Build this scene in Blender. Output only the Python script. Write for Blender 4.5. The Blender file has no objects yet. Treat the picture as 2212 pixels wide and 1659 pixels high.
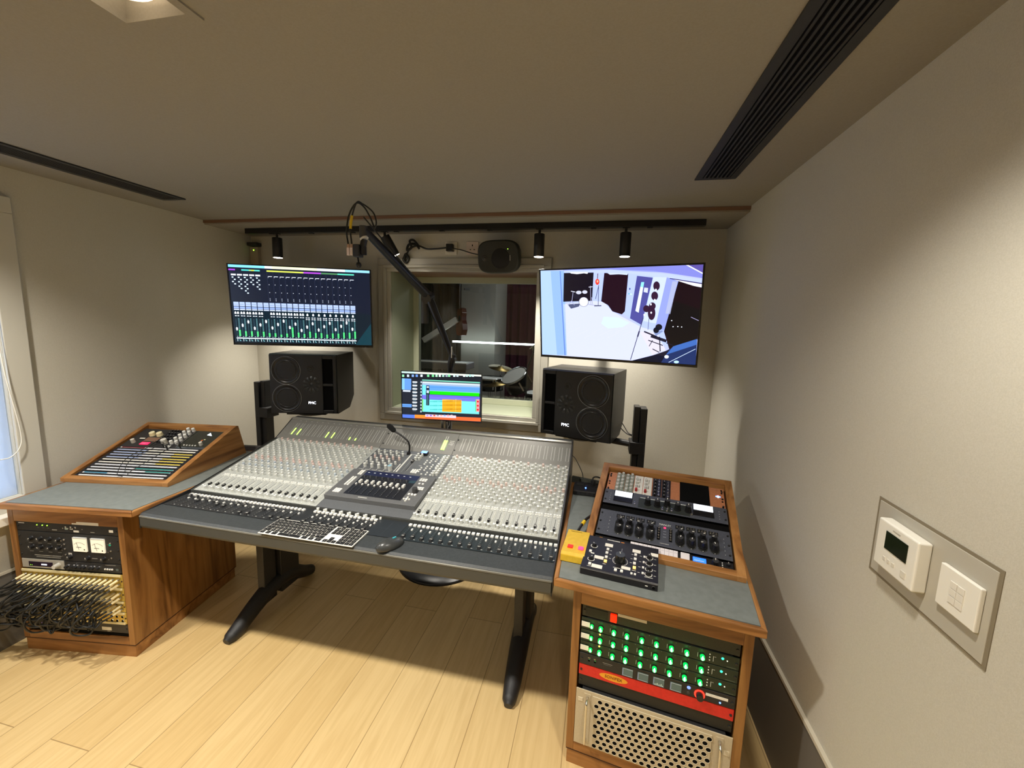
import bpy, bmesh, math, random
from mathutils import Matrix, Vector
random.seed(7)
PI = math.pi
sc = bpy.context.scene
col = sc.collection
H0 = 1.57
# ------------------------------------------------------------------ camera, world, exposure
cam_d = bpy.data.cameras.new('camera'); cam = bpy.data.objects.new('camera', cam_d); col.objects.link(cam)
cy, cp, cr = -0.19947079, -0.12866308, 0.03099631
fw = Vector((math.sin(cy)*math.cos(cp), math.cos(cy)*math.cos(cp), math.sin(cp)))
rt = Vector((math.cos(cy), -math.sin(cy), 0)); up = rt.cross(fw)
r2 = rt*math.cos(cr)+up*math.sin(cr); u2 = up*math.cos(cr)-rt*math.sin(cr)
cam.matrix_world = Matrix(((r2.x,u2.x,-fw.x,0),(r2.y,u2.y,-fw.y,0),(r2.z,u2.z,-fw.z,H0),(0,0,0,1)))
cam_d.sensor_width = 36; cam_d.lens = 851.896/2212*36; cam_d.clip_start = .02
cam_d.shift_x = -13.59/2212; cam_d.shift_y = -19.28/2212
sc.camera = cam
sc.view_settings.view_transform = 'Standard'; sc.view_settings.look = 'None'
sc.view_settings.gamma = 1; sc.view_settings.use_curve_mapping = False
sc.view_settings.exposure = 0.46
try:
    sc.cycles.use_denoising = True; sc.cycles.max_bounces = 8; sc.cycles.caustics_reflective = False; sc.cycles.caustics_refractive = False
    sc.cycles.sample_clamp_indirect = 6
except Exception: pass
w = bpy.data.worlds.new('daylight'); sc.world = w; w.use_nodes = True
w.node_tree.nodes['Background'].inputs[0].default_value = (.50,.66,1,1)
w.node_tree.nodes['Background'].inputs[1].default_value = 4.5
XC = -0.962
def spot(name, loc, rot, energy, size, blend, color, radius):
    l = bpy.data.lights.new(name, 'SPOT'); l.energy = energy; l.spot_size = math.radians(size); l.spot_blend = blend
    l.color = color; l.shadow_soft_size = radius
    o = bpy.data.objects.new(name, l); col.objects.link(o); o.location = loc; o.rotation_euler = rot; return o
WARM = (1,.94,.84)
DOWN = [(-2.16,.67),(-.96,.67),(.24,.67),(-2.16,-.7),(-.96,-.7),(.24,-.7)]  # last three: unseen rear row, added to light walls and foreground
DOWN_W = [74,94,36,22,20,34]
for (x,y),e in zip(DOWN,DOWN_W): spot('downlight_lamp', (x,y,2.165), (0,0,0), e, 130, .9, WARM, .045)
TRACK = [(-2.197,2.40,0,0),(-1.39,2.40,18,-24),(-.383,2.40,0,0),(.114,2.40,0,0)]
# ------------------------------------------------------------------ helpers
def lin(c):
    return tuple((x/12.92 if x <= .04045 else ((x+.055)/1.055)**2.4) for x in c)
def hexc(h):
    return lin((int(h[0:2],16)/255, int(h[2:4],16)/255, int(h[4:6],16)/255))
MATS = {}
def mat(name, c, rough=.5, metal=0, emit=0, spec=.5, alpha=None):
    if name in MATS: return MATS[name]
    m = bpy.data.materials.new(name); m.use_nodes = True; b = m.node_tree.nodes['Principled BSDF']
    b.inputs['Base Color'].default_value = (*c[:3],1); b.inputs['Roughness'].default_value = rough
    b.inputs['Metallic'].default_value = metal; b.inputs['Specular IOR Level'].default_value = spec
    if emit: b.inputs['Emission Color'].default_value = (*c[:3],1); b.inputs['Emission Strength'].default_value = emit
    MATS[name] = m; return m
def nodes(m): return m.node_tree.nodes, m.node_tree.links, m.node_tree.nodes['Principled BSDF']
def noisy(name, c1, c2, scale=60, rough=.7, bump=.0, stretch=(1,1,1), metal=0, spec=.5, detail=4, bscale=None):
    m = mat(name, c1, rough, metal, 0, spec); N,L,b = nodes(m)
    tc = N.new('ShaderNodeTexCoord'); mp = N.new('ShaderNodeMapping'); mp.inputs['Scale'].default_value = stretch
    L.new(tc.outputs['Object'], mp.inputs[0]); n = N.new('ShaderNodeTexNoise'); n.inputs['Scale'].default_value = scale; n.inputs['Detail'].default_value = detail
    L.new(mp.outputs[0], n.inputs['Vector']); r = N.new('ShaderNodeValToRGB')
    r.color_ramp.elements[0].position = .35; r.color_ramp.elements[1].position = .65
    r.color_ramp.elements[0].color = (*c1,1); r.color_ramp.elements[1].color = (*c2,1)
    L.new(n.outputs[0], r.inputs[0]); L.new(r.outputs[0], b.inputs['Base Color'])
    if bump:
        bn = n
        if bscale:
            bn = N.new('ShaderNodeTexNoise'); bn.inputs['Scale'].default_value = bscale; bn.inputs['Detail'].default_value = 3; L.new(mp.outputs[0], bn.inputs['Vector'])
        bp = N.new('ShaderNodeBump'); bp.inputs['Strength'].default_value = bump; bp.inputs['Distance'].default_value = .002
        L.new(bn.outputs[0], bp.inputs['Height']); L.new(bp.outputs[0], b.inputs['Normal'])
    return m
def wood(name, ca, cb, cc, axis, scale=1.0, rough=.38):
    m = mat(name, ca, rough); N,L,b = nodes(m)
    tc = N.new('ShaderNodeTexCoord'); mp = N.new('ShaderNodeMapping')
    s = [9*scale]*3; s[axis] = .9*scale; mp.inputs['Scale'].default_value = s; L.new(tc.outputs['Object'], mp.inputs[0])
    n1 = N.new('ShaderNodeTexNoise'); n1.inputs['Scale'].default_value = 1.6; n1.inputs['Detail'].default_value = 5; n1.inputs['Distortion'].default_value = 1.6
    L.new(mp.outputs[0], n1.inputs['Vector'])
    mp2 = N.new('ShaderNodeMapping'); s2 = [150*scale]*3; s2[axis] = 5*scale; mp2.inputs['Scale'].default_value = s2; L.new(tc.outputs['Object'], mp2.inputs[0])
    n2 = N.new('ShaderNodeTexNoise'); n2.inputs['Scale'].default_value = 1; n2.inputs['Detail'].default_value = 3; L.new(mp2.outputs[0], n2.inputs['Vector'])
    r = N.new('ShaderNodeValToRGB'); e = r.color_ramp.elements
    e[0].position = .30; e[0].color = (*cc,1); e[1].position = .70; e[1].color = (*cb,1); x = e.new(.48); x.color = (*ca,1)
    L.new(n1.outputs[0], r.inputs[0]); mx = N.new('ShaderNodeMixRGB'); mx.blend_type = 'MULTIPLY'; mx.inputs[0].default_value = .35
    L.new(r.outputs[0], mx.inputs[1]); L.new(n2.outputs[0], mx.inputs[2]); g = N.new('ShaderNodeGamma'); g.inputs[1].default_value = .9
    L.new(mx.outputs[0], g.inputs[0]); L.new(g.outputs[0], b.inputs['Base Color']); return m
class MB:
    def __init__(s): s.v=[]; s.f=[]; s.m=[]; s.c=[]; s.mats=[]; s.sm=[]
    def mi(s, m):
        if m not in s.mats: s.mats.append(m)
        return s.mats.index(m)
    def add(s, vs, fs, m, T=None, c=None, smooth=False):
        o = len(s.v); i = s.mi(m)
        s.v += [tuple(T @ Vector(p)) for p in vs] if T is not None else [tuple(p) for p in vs]
        for f in fs: s.f.append([o+k for k in f]); s.m.append(i); s.c.append(c); s.sm.append(smooth)
        return s
    def box(s, x0,x1,y0,y1,z0,z1, m, T=None):
        v=[(x0,y0,z0),(x1,y0,z0),(x1,y1,z0),(x0,y1,z0),(x0,y0,z1),(x1,y0,z1),(x1,y1,z1),(x0,y1,z1)]
        return s.add(v,[(3,2,1,0),(4,5,6,7),(0,1,5,4),(1,2,6,5),(2,3,7,6),(3,0,4,7)],m,T)
    def cyl(s, x,y,z0,z1,r0,r1,m,n=16,T=None,cap=None,mcap=None,smooth=True):
        v=[];f=[]
        for k in range(n):
            a=2*PI*k/n; v.append((x+r0*math.cos(a),y+r0*math.sin(a),z0))
        for k in range(n):
            a=2*PI*k/n; v.append((x+r1*math.cos(a),y+r1*math.sin(a),z1))
        s.add(v,[(k,(k+1)%n,n+(k+1)%n,n+k) for k in range(n)],m,T,None,smooth)
        s.add([v[k] for k in range(n)],[tuple(reversed(range(n)))],m,T)
        s.add([v[n+k] for k in range(n)],[tuple(range(n))],mcap or m,T); return s
    def prism(s, pts, a0,a1, m, T=None, axis='x', mcap=None):
        n=len(pts)
        def P(p,a): return (a,p[0],p[1]) if axis=='x' else ((p[0],a,p[1]) if axis=='y' else (p[0],p[1],a))
        v=[P(p,a0) for p in pts]+[P(p,a1) for p in pts]
        s.add(v,[(k,(k+1)%n,n+(k+1)%n,n+k) for k in range(n)],m,T)
        s.add(v[:n],[tuple(reversed(range(n)))],mcap or m,T); s.add(v[n:],[tuple(range(n))],mcap or m,T); return s
    def tube(s, pts, r, m, n=8, T=None):
        pts=[Vector(p) for p in pts]; rr = r if isinstance(r,(list,tuple)) else [r]*len(pts); v=[];f=[]; nrm=None
        for i,p in enumerate(pts):
            t=(pts[min(i+1,len(pts)-1)]-pts[max(i-1,0)])
            t = t.normalized() if t.length>1e-9 else Vector((0,0,1))
            if nrm is None: nrm=t.orthogonal().normalized()
            nrm=(nrm-t*nrm.dot(t)); nrm = nrm.normalized() if nrm.length>1e-6 else t.orthogonal().normalized()
            b=t.cross(nrm)
            for k in range(n):
                a=2*PI*k/n; v.append(p+(nrm*math.cos(a)+b*math.sin(a))*rr[i])
        for i in range(len(pts)-1):
            for k in range(n): f.append((i*n+k,i*n+(k+1)%n,(i+1)*n+(k+1)%n,(i+1)*n+k))
        s.add(v,f,m,T,None,True); s.add(v[:n],[tuple(reversed(range(n)))],m,T); s.add(v[-n:],[tuple(range(n))],m,T); return s
    def lathe(s, prof, m, T=None, n=32):
        v=[];f=[]
        for (r,z) in prof:
            for k in range(n):
                a=2*PI*k/n; v.append((r*math.cos(a),r*math.sin(a),z))
        for i in range(len(prof)-1):
            for k in range(n): f.append((i*n+k,i*n+(k+1)%n,(i+1)*n+(k+1)%n,(i+1)*n+k))
        return s.add(v,f,m,T,None,True)
    def quad(s, x0,y0,x1,y1,z,m,T=None,c=None):
        return s.add([(x0,y0,z),(x1,y0,z),(x1,y1,z),(x0,y1,z)],[(0,1,2,3)],m,T,c)
    def poly(s, pts, z, m, T=None, c=None):
        return s.add([(p[0],p[1],z) for p in pts],[tuple(range(len(pts)))],m,T,c)
    def mesh(s, name):
        me=bpy.data.meshes.new(name); me.from_pydata(s.v,[],s.f)
        for m in s.mats: me.materials.append(m)
        me.polygons.foreach_set('material_index',s.m); me.polygons.foreach_set('use_smooth',s.sm)
        if any(c is not None for c in s.c):
            ca=me.color_attributes.new('Col','FLOAT_COLOR','CORNER'); k=0
            for f,c in zip(s.f,s.c):
                for _ in f: ca.data[k].color=(*(c or (1,1,1)),1); k+=1
        me.update(); return me
    def build(s, name, parent=None, M=None, bevel=0, seg=2):
        o=bpy.data.objects.new(name,s.mesh(name)); col.objects.link(o)
        if parent: o.parent=parent
        if M is not None: o.matrix_basis=M
        if bevel:
            b=o.modifiers.new('bevel','BEVEL'); b.width=bevel; b.segments=seg; b.limit_method='ANGLE'; b.angle_limit=math.radians(40)
        return o
def T(x=0,y=0,z=0): return Matrix.Translation((x,y,z))
def R(deg,ax): return Matrix.Rotation(math.radians(deg),4,ax)
def frame(Ov, ang, tilt): return T(*Ov) @ R(ang,'Z') @ R(tilt,'X')
def tag(o,label,cat,group=None,kind=None):
    o['label']=label; o['category']=cat
    if group: o['group']=group
    if kind: o['kind']=kind
    return o
def thing(name,label,cat,M,group=None,parent=None):
    o=bpy.data.objects.new(name,None); col.objects.link(o); o.empty_display_size=.05; o.matrix_basis=M
    return tag(o,label,cat,group)
def struct(o): o['kind']='structure'; return o
def inst(name, me, parent, M):
    o=bpy.data.objects.new(name,me); col.objects.link(o); o.parent=parent; o.matrix_basis=M; return o
def fonttext(body, size, m, parent, M, name='lettering', align='CENTER', ext=.0004):
    cu=bpy.data.curves.new('t','FONT'); cu.body=body; cu.size=size; cu.align_x=align; cu.align_y='CENTER'; cu.extrude=ext; cu.space_line=.85
    cu.resolution_u=2
    t=bpy.data.objects.new('t',cu); col.objects.link(t); dg=bpy.context.evaluated_depsgraph_get()
    me=bpy.data.meshes.new_from_object(t.evaluated_get(dg)); bpy.data.objects.remove(t); bpy.data.curves.remove(cu)
    me.materials.clear(); me.materials.append(m); return inst(name,me,parent,M)
def spline(P, n=8):
    P=[Vector(p) for p in P]; Q=[P[0]*2-P[1]]+P+[P[-1]*2-P[-2]]; out=[]
    for i in range(1,len(Q)-2):
        a,b,c,d=Q[i-1:i+3]
        for k in range(n):
            t=k/n; out.append(.5*((2*b)+(c-a)*t+(2*a-5*b+4*c-d)*t*t+(3*b-a-3*c+d)*t**3))
    out.append(P[-1]); return out
# ------------------------------------------------------------------ materials
WALLC = noisy('wall_fabric', hexc('c6c2b4'), hexc('cecabd'), 420, .92, .25, detail=3, spec=.15)
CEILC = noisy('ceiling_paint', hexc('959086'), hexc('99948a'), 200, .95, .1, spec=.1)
BLACK = mat('black_plastic', (.012,.012,.013), .35)
BLACKM = noisy('black_powder_coat', (.012,.012,.013), (.02,.02,.021), 300, .5, .2)
DARK = noisy('dark_panel', (.018,.018,.02), (.028,.028,.03), 200, .45, .1)
VOID = mat('matt_black', (.003,.003,.003), .9, spec=.1)
WHITE = mat('white_plastic', hexc('f2efe4'), .35)
LABEL = mat('label_paper', hexc('f0ece0'), .7)
CHROME = mat('chrome', (.75,.74,.72), .18, 1)
STEEL = noisy('brushed_steel', (.42,.42,.41), (.55,.55,.53), 80, .35, 0, (1,12,1), 1)
OAKX = wood('oak_x', hexc('a26a34'), hexc('bd8549'), hexc('653a16'), 0)
OAKY = wood('oak_y', hexc('a26a34'), hexc('bd8549'), hexc('653a16'), 1)
OAKZ = wood('oak_z', hexc('93602d'), hexc('aa763c'), hexc('653d17'), 2)
LINO = noisy('desk_linoleum', hexc('727875'), hexc('7a807d'), 40, .55, .05)
GREY = noisy('panel_grey', hexc('70716e'), hexc('797a76'), 260, .5, 0)
LGREY = mat('light_grey_plastic', hexc('c9cac6'), .4)
GREEN = mat('green_light', (.02,1,.12), .4, 0, 6)
LIME = mat('lime_light', (.28,1,.03), .4, 0, 5)
REDL = mat('red_light', (1,.02,.01), .4, 0, 3)
ORANGEL = mat('amber_light', (1,.45,.06), .4, 0, 3)
BLUEL = mat('blue_light', (.08,.2,1), .4, 0, 5)
WHITEL = mat('white_light', (1,.97,.9), .4, 0, 4)
LAMPL = mat('lamp_face', (1,.9,.72), .4, 0, 14)
def screenmat(name, k):
    m = mat(name,(0,0,0),.22); N,L,b = nodes(m); a=N.new('ShaderNodeAttribute'); a.attribute_name='Col'
    L.new(a.outputs['Color'], b.inputs['Emission Color']); b.inputs['Emission Strength'].default_value=k; return m
SCR = screenmat('screen_image', .85)
PRINT = mat('printed_colour',(1,1,1),.6); _N,_L,_b = nodes(PRINT); _a=_N.new('ShaderNodeAttribute'); _a.attribute_name='Col'; _L.new(_a.outputs['Color'],_b.inputs['Base Color'])
# glass
GLASS = bpy.data.materials.new('glass'); GLASS.use_nodes=True; _n=GLASS.node_tree; _n.nodes.clear()
_o=_n.nodes.new('ShaderNodeOutputMaterial'); _m=_n.nodes.new('ShaderNodeMixShader'); _t=_n.nodes.new('ShaderNodeBsdfTransparent'); _g=_n.nodes.new('ShaderNodeBsdfGlossy')
_f=_n.nodes.new('ShaderNodeFresnel'); _f.inputs[0].default_value=1.5; _g.inputs['Roughness'].default_value=.0; _t.inputs[0].default_value=(.93,.96,.95,1)
_n.links.new(_f.outputs[0],_m.inputs[0]); _n.links.new(_t.outputs[0],_m.inputs[1]); _n.links.new(_g.outputs[0],_m.inputs[2]); _n.links.new(_m.outputs[0],_o.inputs[0])
# knobs
def knobmesh(name, r, h, mb, mc, n=14, pointer=None, skirt=0, taper=.86):
    m=MB()
    if skirt: m.cyl(0,0,0,h*.18,r*skirt,r*skirt*.92,mb,n)
    m.cyl(0,0,0,h,r,r*taper,mb,n,mcap=mc)
    if pointer: m.box(-r*.1,r*.1,r*.15,r*taper*.98,h,h+.0005,pointer)
    return m.mesh(name)
# ------------------------------------------------------------------ the room
ZC=2.192; XL=-2.63; XR=.706; YB=2.625; YF=-2.2
m=MB(); PL = mat('floor_planks',(.6,.45,.28),.45)
N,L,b = nodes(PL)
tc=N.new('ShaderNodeTexCoord'); mp=N.new('ShaderNodeMapping'); mp.inputs['Rotation'].default_value=(0,0,PI/2); L.new(tc.outputs['Object'],mp.inputs[0])
mp.inputs['Location'].default_value=(.35,.05,0)
br=N.new('ShaderNodeTexBrick'); br.inputs['Scale'].default_value=1; br.inputs['Brick Width'].default_value=1.5; br.inputs['Row Height'].default_value=.185
br.inputs['Mortar Size'].default_value=.0016; br.inputs['Bias'].default_value=0; br.offset=.37; br.offset_frequency=2
br.inputs['Color1'].default_value=(*hexc('d6b77e'),1); br.inputs['Color2'].default_value=(*hexc('e0c48e'),1); br.inputs['Mortar'].default_value=(*hexc('a78a5c'),1)
L.new(mp.outputs[0],br.inputs['Vector'])
mg=N.new('ShaderNodeMapping'); mg.inputs['Scale'].default_value=(26,1.6,1); L.new(tc.outputs['Object'],mg.inputs[0])
ng=N.new('ShaderNodeTexNoise'); ng.inputs['Scale'].default_value=2; ng.inputs['Detail'].default_value=6; ng.inputs['Distortion'].default_value=.8; L.new(mg.outputs[0],ng.inputs['Vector'])
rg=N.new('ShaderNodeValToRGB'); rg.color_ramp.elements[0].position=.3; rg.color_ramp.elements[1].position=.62; rg.color_ramp.elements[0].color=(.86,.82,.76,1); rg.color_ramp.elements[1].color=(1,1,1,1)
L.new(ng.outputs[0],rg.inputs[0]); mx=N.new('ShaderNodeMixRGB'); mx.blend_type='MULTIPLY'; mx.inputs[0].default_value=.8
L.new(br.outputs[0],mx.inputs[1]); L.new(rg.outputs[0],mx.inputs[2])
vk=N.new('ShaderNodeTexVoronoi'); vk.inputs['Scale'].default_value=1.9; L.new(tc.outputs['Object'],vk.inputs['Vector'])
rk=N.new('ShaderNodeValToRGB'); rk.color_ramp.elements[0].position=.018; rk.color_ramp.elements[1].position=.05; rk.color_ramp.elements[0].color=(.42,.33,.22,1); rk.color_ramp.elements[1].color=(1,1,1,1)
L.new(vk.outputs['Distance'],rk.inputs[0]); mk=N.new('ShaderNodeMixRGB'); mk.blend_type='MULTIPLY'; mk.inputs[0].default_value=1
L.new(mx.outputs[0],mk.inputs[1]); L.new(rk.outputs[0],mk.inputs[2]); L.new(mk.outputs[0],b.inputs['Base Color'])
struct(MB().box(XL-.1,XR+.1,YF-.1,YB+.1,-.1,0,PL).build('floor'))
# ceiling with square openings for the downlights and a slightly lower strip at the back
SQ=.085
xs=sorted({XL-.1,XR+.1}|{x+d for x,_ in DOWN for d in (-SQ,SQ)}); ys=sorted({YF-.1,2.26}|{y+d for _,y in DOWN for d in (-SQ,SQ)})
m=MB()
for i in range(len(xs)-1):
    for j in range(len(ys)-1):
        cx=(xs[i]+xs[i+1])/2; cyy=(ys[j]+ys[j+1])/2
        if any(abs(cx-x)<SQ and abs(cyy-y)<SQ for x,y in DOWN): continue
        m.box(xs[i],xs[i+1],ys[j],ys[j+1],ZC,ZC+.1,CEILC)
m.box(XL-.1,XR+.1,2.26,YB+.1,ZC-.026,ZC+.1,CEILC)
struct(m.build('ceiling'))
struct(MB().box(XL,XR,2.252,2.26,ZC-.018,ZC-.001,mat('trim_brown',hexc('7d5f4c'),.7)).build('trim_1'))
# back wall with window opening
WX0,WX1,WZ0,WZ1=-1.475,-.42,.93,1.92
m=MB(); Y1=YB+.38
m.box(XL-.1,WX0,YB,Y1,0,ZC+.1,WALLC).box(WX1,XR+.1,YB,Y1,0,ZC+.1,WALLC).box(WX0,WX1,YB,Y1,0,WZ0,WALLC).box(WX0,WX1,YB,Y1,WZ1,ZC+.1,WALLC)
struct(m.build('wall_back'))
struct(MB().box(XR,XR+.1,YF,YB,0,ZC,WALLC).build('wall_right'))
# left wall with daylight window
LY0,LY1,LZ0,LZ1=.25,1.27,.70,2.0
m=MB(); m.box(XL-.1,XL,YF,LY0,0,ZC,WALLC).box(XL-.1,XL,LY1,YB,0,ZC,WALLC).box(XL-.1,XL,LY0,LY1,0,LZ0,WALLC).box(XL-.1,XL,LY0,LY1,LZ1,ZC,WALLC)
struct(m.build('wall_left'))
struct(MB().box(XL-.1,XR+.1,YF-.1,YF,0,ZC,WALLC).build('wall_front'))
SKIRT=mat('skirting_grey',hexc('6f6a61'),.6); TRIM=mat('trim_pale',hexc('d0c8b4'),.5)
for nm,a in (('right',(XR-.008,XR,YF,YB)),('left',(XL,XL+.008,YF,YB)),('back',(XL+.008,XR-.008,YB-.008,YB))):
    m=MB(); m.box(*a,0,.355,SKIRT); x0,x1,y0,y1=a
    m.box(x0-(.004 if nm=='right' else 0),x1+(.004 if nm=='left' else 0),y0-(.004 if nm=='back' else 0),y1,.355,.367,TRIM); struct(m.build('baseboard_'+nm))
# control room window : moulded frame, reveal, pane
FR=mat('window_frame_paint',hexc('a9a69b'),.45); REV=mat('window_reveal_paint',hexc('9aa08a'),.6); REVB=mat('head_reflected_brown',hexc('8a6a55'),.6)
wn=thing('window_1','grey moulded control room window looking into the live room','window',T(-.95,YB,1.42)); wn['kind']='structure'
del wn['label']; del wn['category']
def ring(m,x0,x1,z0,z1,w,y0,y1,mt):
    m.box(x0,x1,y0,y1,z1-w,z1,mt).box(x0,x1,y0,y1,z0,z0+w,mt).box(x0,x0+w,y0,y1,z0+w,z1-w,mt).box(x1-w,x1,y0,y1,z0+w,z1-w,mt)
ox,oy,oz=-.95,YB,1.42
m=MB(); ring(m,-1.566-ox,-.33-ox,.84-oz,2.0-oz,.05,-.022,-.001,FR); ring(m,-1.52-ox,-.376-ox,.886-oz,1.955-oz,.02,-.032,-.001,FR); ring(m,-1.50-ox,-.396-ox,.906-oz,1.937-oz,.028,-.016,-.001,FR)
m.build('window_frame',wn,bevel=.003)
m=MB(); e=.003
m.box(WX0-ox+.0,WX0-ox+.006,0,.36,WZ0-oz,WZ1-oz,REV).box(WX1-ox-.006,WX1-ox,0,.36,WZ0-oz,WZ1-oz,REV).box(WX0-ox,WX1-ox,0,.36,WZ0-oz,WZ0-oz+.006,REV)
m.build('reveal',wn)
MB().box(WX0-ox,WX1-ox,0,.36,WZ1-oz-.006,WZ1-oz,REVB).build('head_lining',wn)  # brown of reflected light put into the head colour
m=MB(); ring(m,WX0-ox+.006,WX1-ox-.006,WZ0-oz+.006,WZ1-oz-.006,.045,.33,.375,mat('inner_frame_paint',hexc('b9bda4'),.5)); m.build('inner_frame',wn,bevel=.002)
MB().box(WX0-ox+.02,WX1-ox-.02,.345,.351,WZ0-oz+.02,WZ1-oz-.02,GLASS).build('pane',wn)
# left daylight window with roller blind
wl=thing('window_2','','',T(XL,.76,1.35)); wl['kind']='structure'; del wl['label']; del wl['category']
m=MB(); y0,y1,z0,z1=LY0-.76-.08,LY1-.76+.08,LZ0-1.35-.06,LZ1-1.35+.06; wf=mat('white_frame_paint',hexc('cfccc0'),.45)
for a in ((y0,y1,z1-.07,z1),(y0,y1,z0,z0+.06),(y0,y0+.08,z0+.06,z1-.07),(y1-.08,y1,z0+.06,z1-.07)): m.box(.001,.018,*a,wf)
m.build('window_frame',wl,bevel=.003)
MB().box(.001,.07,LY0-.76-.1,LY1-.76+.02,-.75,-.71,WHITE).build('window_sill',wl,bevel=.003)
MB().box(-.08,-.074,LY0-.76,LY1-.76,LZ0-1.35,LZ1-1.35,GLASS).build('pane',wl)
# ceiling drop downlights
for i,(x,y) in enumerate(DOWN):
    lb=['square recessed ceiling downlight above the left rack','square recessed ceiling downlight over the centre, its edge at the top of the photo','square recessed ceiling downlight above the right rack','unseen rear square downlight on the left, added to light the room','unseen rear square downlight in the middle, added to light the room','unseen rear square downlight on the right, added to light the room'][i]
    t=thing('ceiling_downlight',lb,'light',T(x,y,ZC),'square ceiling downlights')
    m=MB(); 
    for a in ((-.1,.1,-.1,-.078),(-.1,.1,.078,.1),(-.1,-.078,-.078,.078),(.078,.1,-.078,.078)): m.box(*a,-.004,.004,CEILC)
    m.build('trim_frame',t)
    m=MB()
    for a in ((-.084,.084,-.084,-.08),(-.084,.084,.08,.084),(-.084,-.08,-.08,.08),(.08,.084,-.08,.08)): m.box(*a,.005,.07,CEILC)
    m.box(-.084,.084,-.084,.084,.07,.074,mat('fitting_white',(.7,.65,.55),.5)).build('housing',t)
    MB().cyl(0,0,.02,.068,.066,.066,mat('lamp_diffuser',(1,.83,.6),.4,0,1.6),32).build('lamp',t)
# ceiling vents
def vent(x0,x1,y0,y1,label):
    t=thing('ceiling_vent',label,'vent',T((x0+x1)/2,(y0+y1)/2,ZC),'ceiling vents'); w=(x1-x0)/2; l=(y1-y0)/2
    fm=mat('vent_metal',(.022,.023,.026),.45)
    m=MB()
    for a in ((-w,w,-l,-l+.022),(-w,w,l-.022,l),(-w,-w+.026,-l+.022,l-.022),(w-.026,w,-l+.022,l-.022)): m.box(*a,-.006,-.0005,fm)
    m.build('vent_frame',t); MB().box(-w+.02,w-.02,-l+.02,l-.02,-.0015,-.0008,VOID).build('backing',t)
    n=7
    for k in range(n):
        x=-w+.026+(2*w-.052)*(k+.5)/n; MB().box(x-.0032,x+.0032,-l+.022,l-.022,-.007,-.0015,fm).build('slat',t)
vent(.351,.509,-1.2,1.846,'long black slatted air vent in the ceiling near the right wall')
vent(-2.402,-2.253,-1.2,1.84,'long black slatted air vent in the ceiling near the left wall')
# ------------------------------------------------------------------ side desks with built-in rack cabinets
def box_ring(m,u0,u1,v0,v1,ou0,ou1,ov0,ov1,z0,z1,mt):
    m.box(ou0,u0,ov0,ov1,z0,z1,mt); m.box(u1,ou1,ov0,ov1,z0,z1,mt); m.box(u0,u1,v1,ov1,z0,z1,mt); m.box(u0,u1,ov0,v0,z0,z1,mt)
def desk(side, O, ang, top, label):
    # local frame: origin at front-left floor corner of the cabinet body; x along the front, y into the room depth
    M=T(*O)@R(ang,'Z'); t=thing('rack_desk',label,'desk',M); Mi=M.inverted(); W=.545; D=.60
    MB().box(0,.027,.0,D,.062,.702,OAKZ).build('side_panel',t,bevel=.0015); MB().box(W-.027,W,.0,D,.062,.702,OAKZ).build('side_panel',t,bevel=.0015)
    MB().box(.027,W-.027,0,.03,.632,.702,OAKX).build('front_rail',t,bevel=.0015); MB().box(.027,W-.027,0,.03,.062,.098,OAKX).build('front_rail',t,bevel=.0015); MB().box(.027,W-.027,.03,D-.02,.062,.08,OAKX).build('bottom_board',t)
    MB().box(.027,W-.027,D-.02,D,.08,.702,OAKX).build('back_panel',t)
    m=MB(); m.box(.004,W-.004,.004,D-.01,.0,.058,OAKX).box(.001,W-.001,.001,D-.001,.0575,.0615,mat('oak_shadow_gap',hexc('3a2010'),.8)); m.build('plinth',t)
    P=[Mi@Vector((x,y,0)) for x,y in top]; P=[(p.x,p.y) for p in P]
    c=(sum(p[0] for p in P)/len(P),sum(p[1] for p in P)/len(P))
    def inset(d):
        n=len(P);out=[]
        for i in range(n):
            a,b,e=Vector(P[i-1]),Vector(P[i]),Vector(P[(i+1)%n]); d1=(b-a).normalized(); d2=(e-b).normalized()
            n1=Vector((-d1.y,d1.x)); n2=Vector((-d2.y,d2.x)); s=(n1+n2)/(1+n1.dot(n2)); out.append(tuple(b+s*d))
        return out
    MB().prism(inset(.016),.704,.7302,LINO,axis='z').build('desktop',t)
    q=inset(.016); m=MB(); n=len(P)
    for i in range(n):
        j=(i+1)%n; m.add([(P[i][0],P[i][1],.7025),(P[j][0],P[j][1],.7025),(q[j][0],q[j][1],.7025),(q[i][0],q[i][1],.7025),(P[i][0],P[i][1],.7295),(P[j][0],P[j][1],.7295),(q[j][0],q[j][1],.7295),(q[i][0],q[i][1],.7295)],[(3,2,1,0),(4,5,6,7),(0,1,5,4),(2,3,7,6),(3,0,4,7),(1,2,6,5)],OAKX if i==0 else OAKY)
    m.build('edge_trim',t,bevel=.004)
    return t,P,inset
LT=[(-2.515,1.138),(-1.902,1.225),(-1.902,2.045),(-2.625,1.945),(-2.625,1.88)]
RT=[(-.105,1.224),(.513,1.140),(.640,1.90),(-.105,2.075)]
dl,PLp,_=desk('L',(-2.535,1.1715,0),8.2,LT,'left walnut rack desk with grey top, against the left wall')
dr,PRp,_=desk('R',(-.038,1.259,0),-7.5,RT,'right oak rack desk with grey top, beside the right wall')
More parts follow.
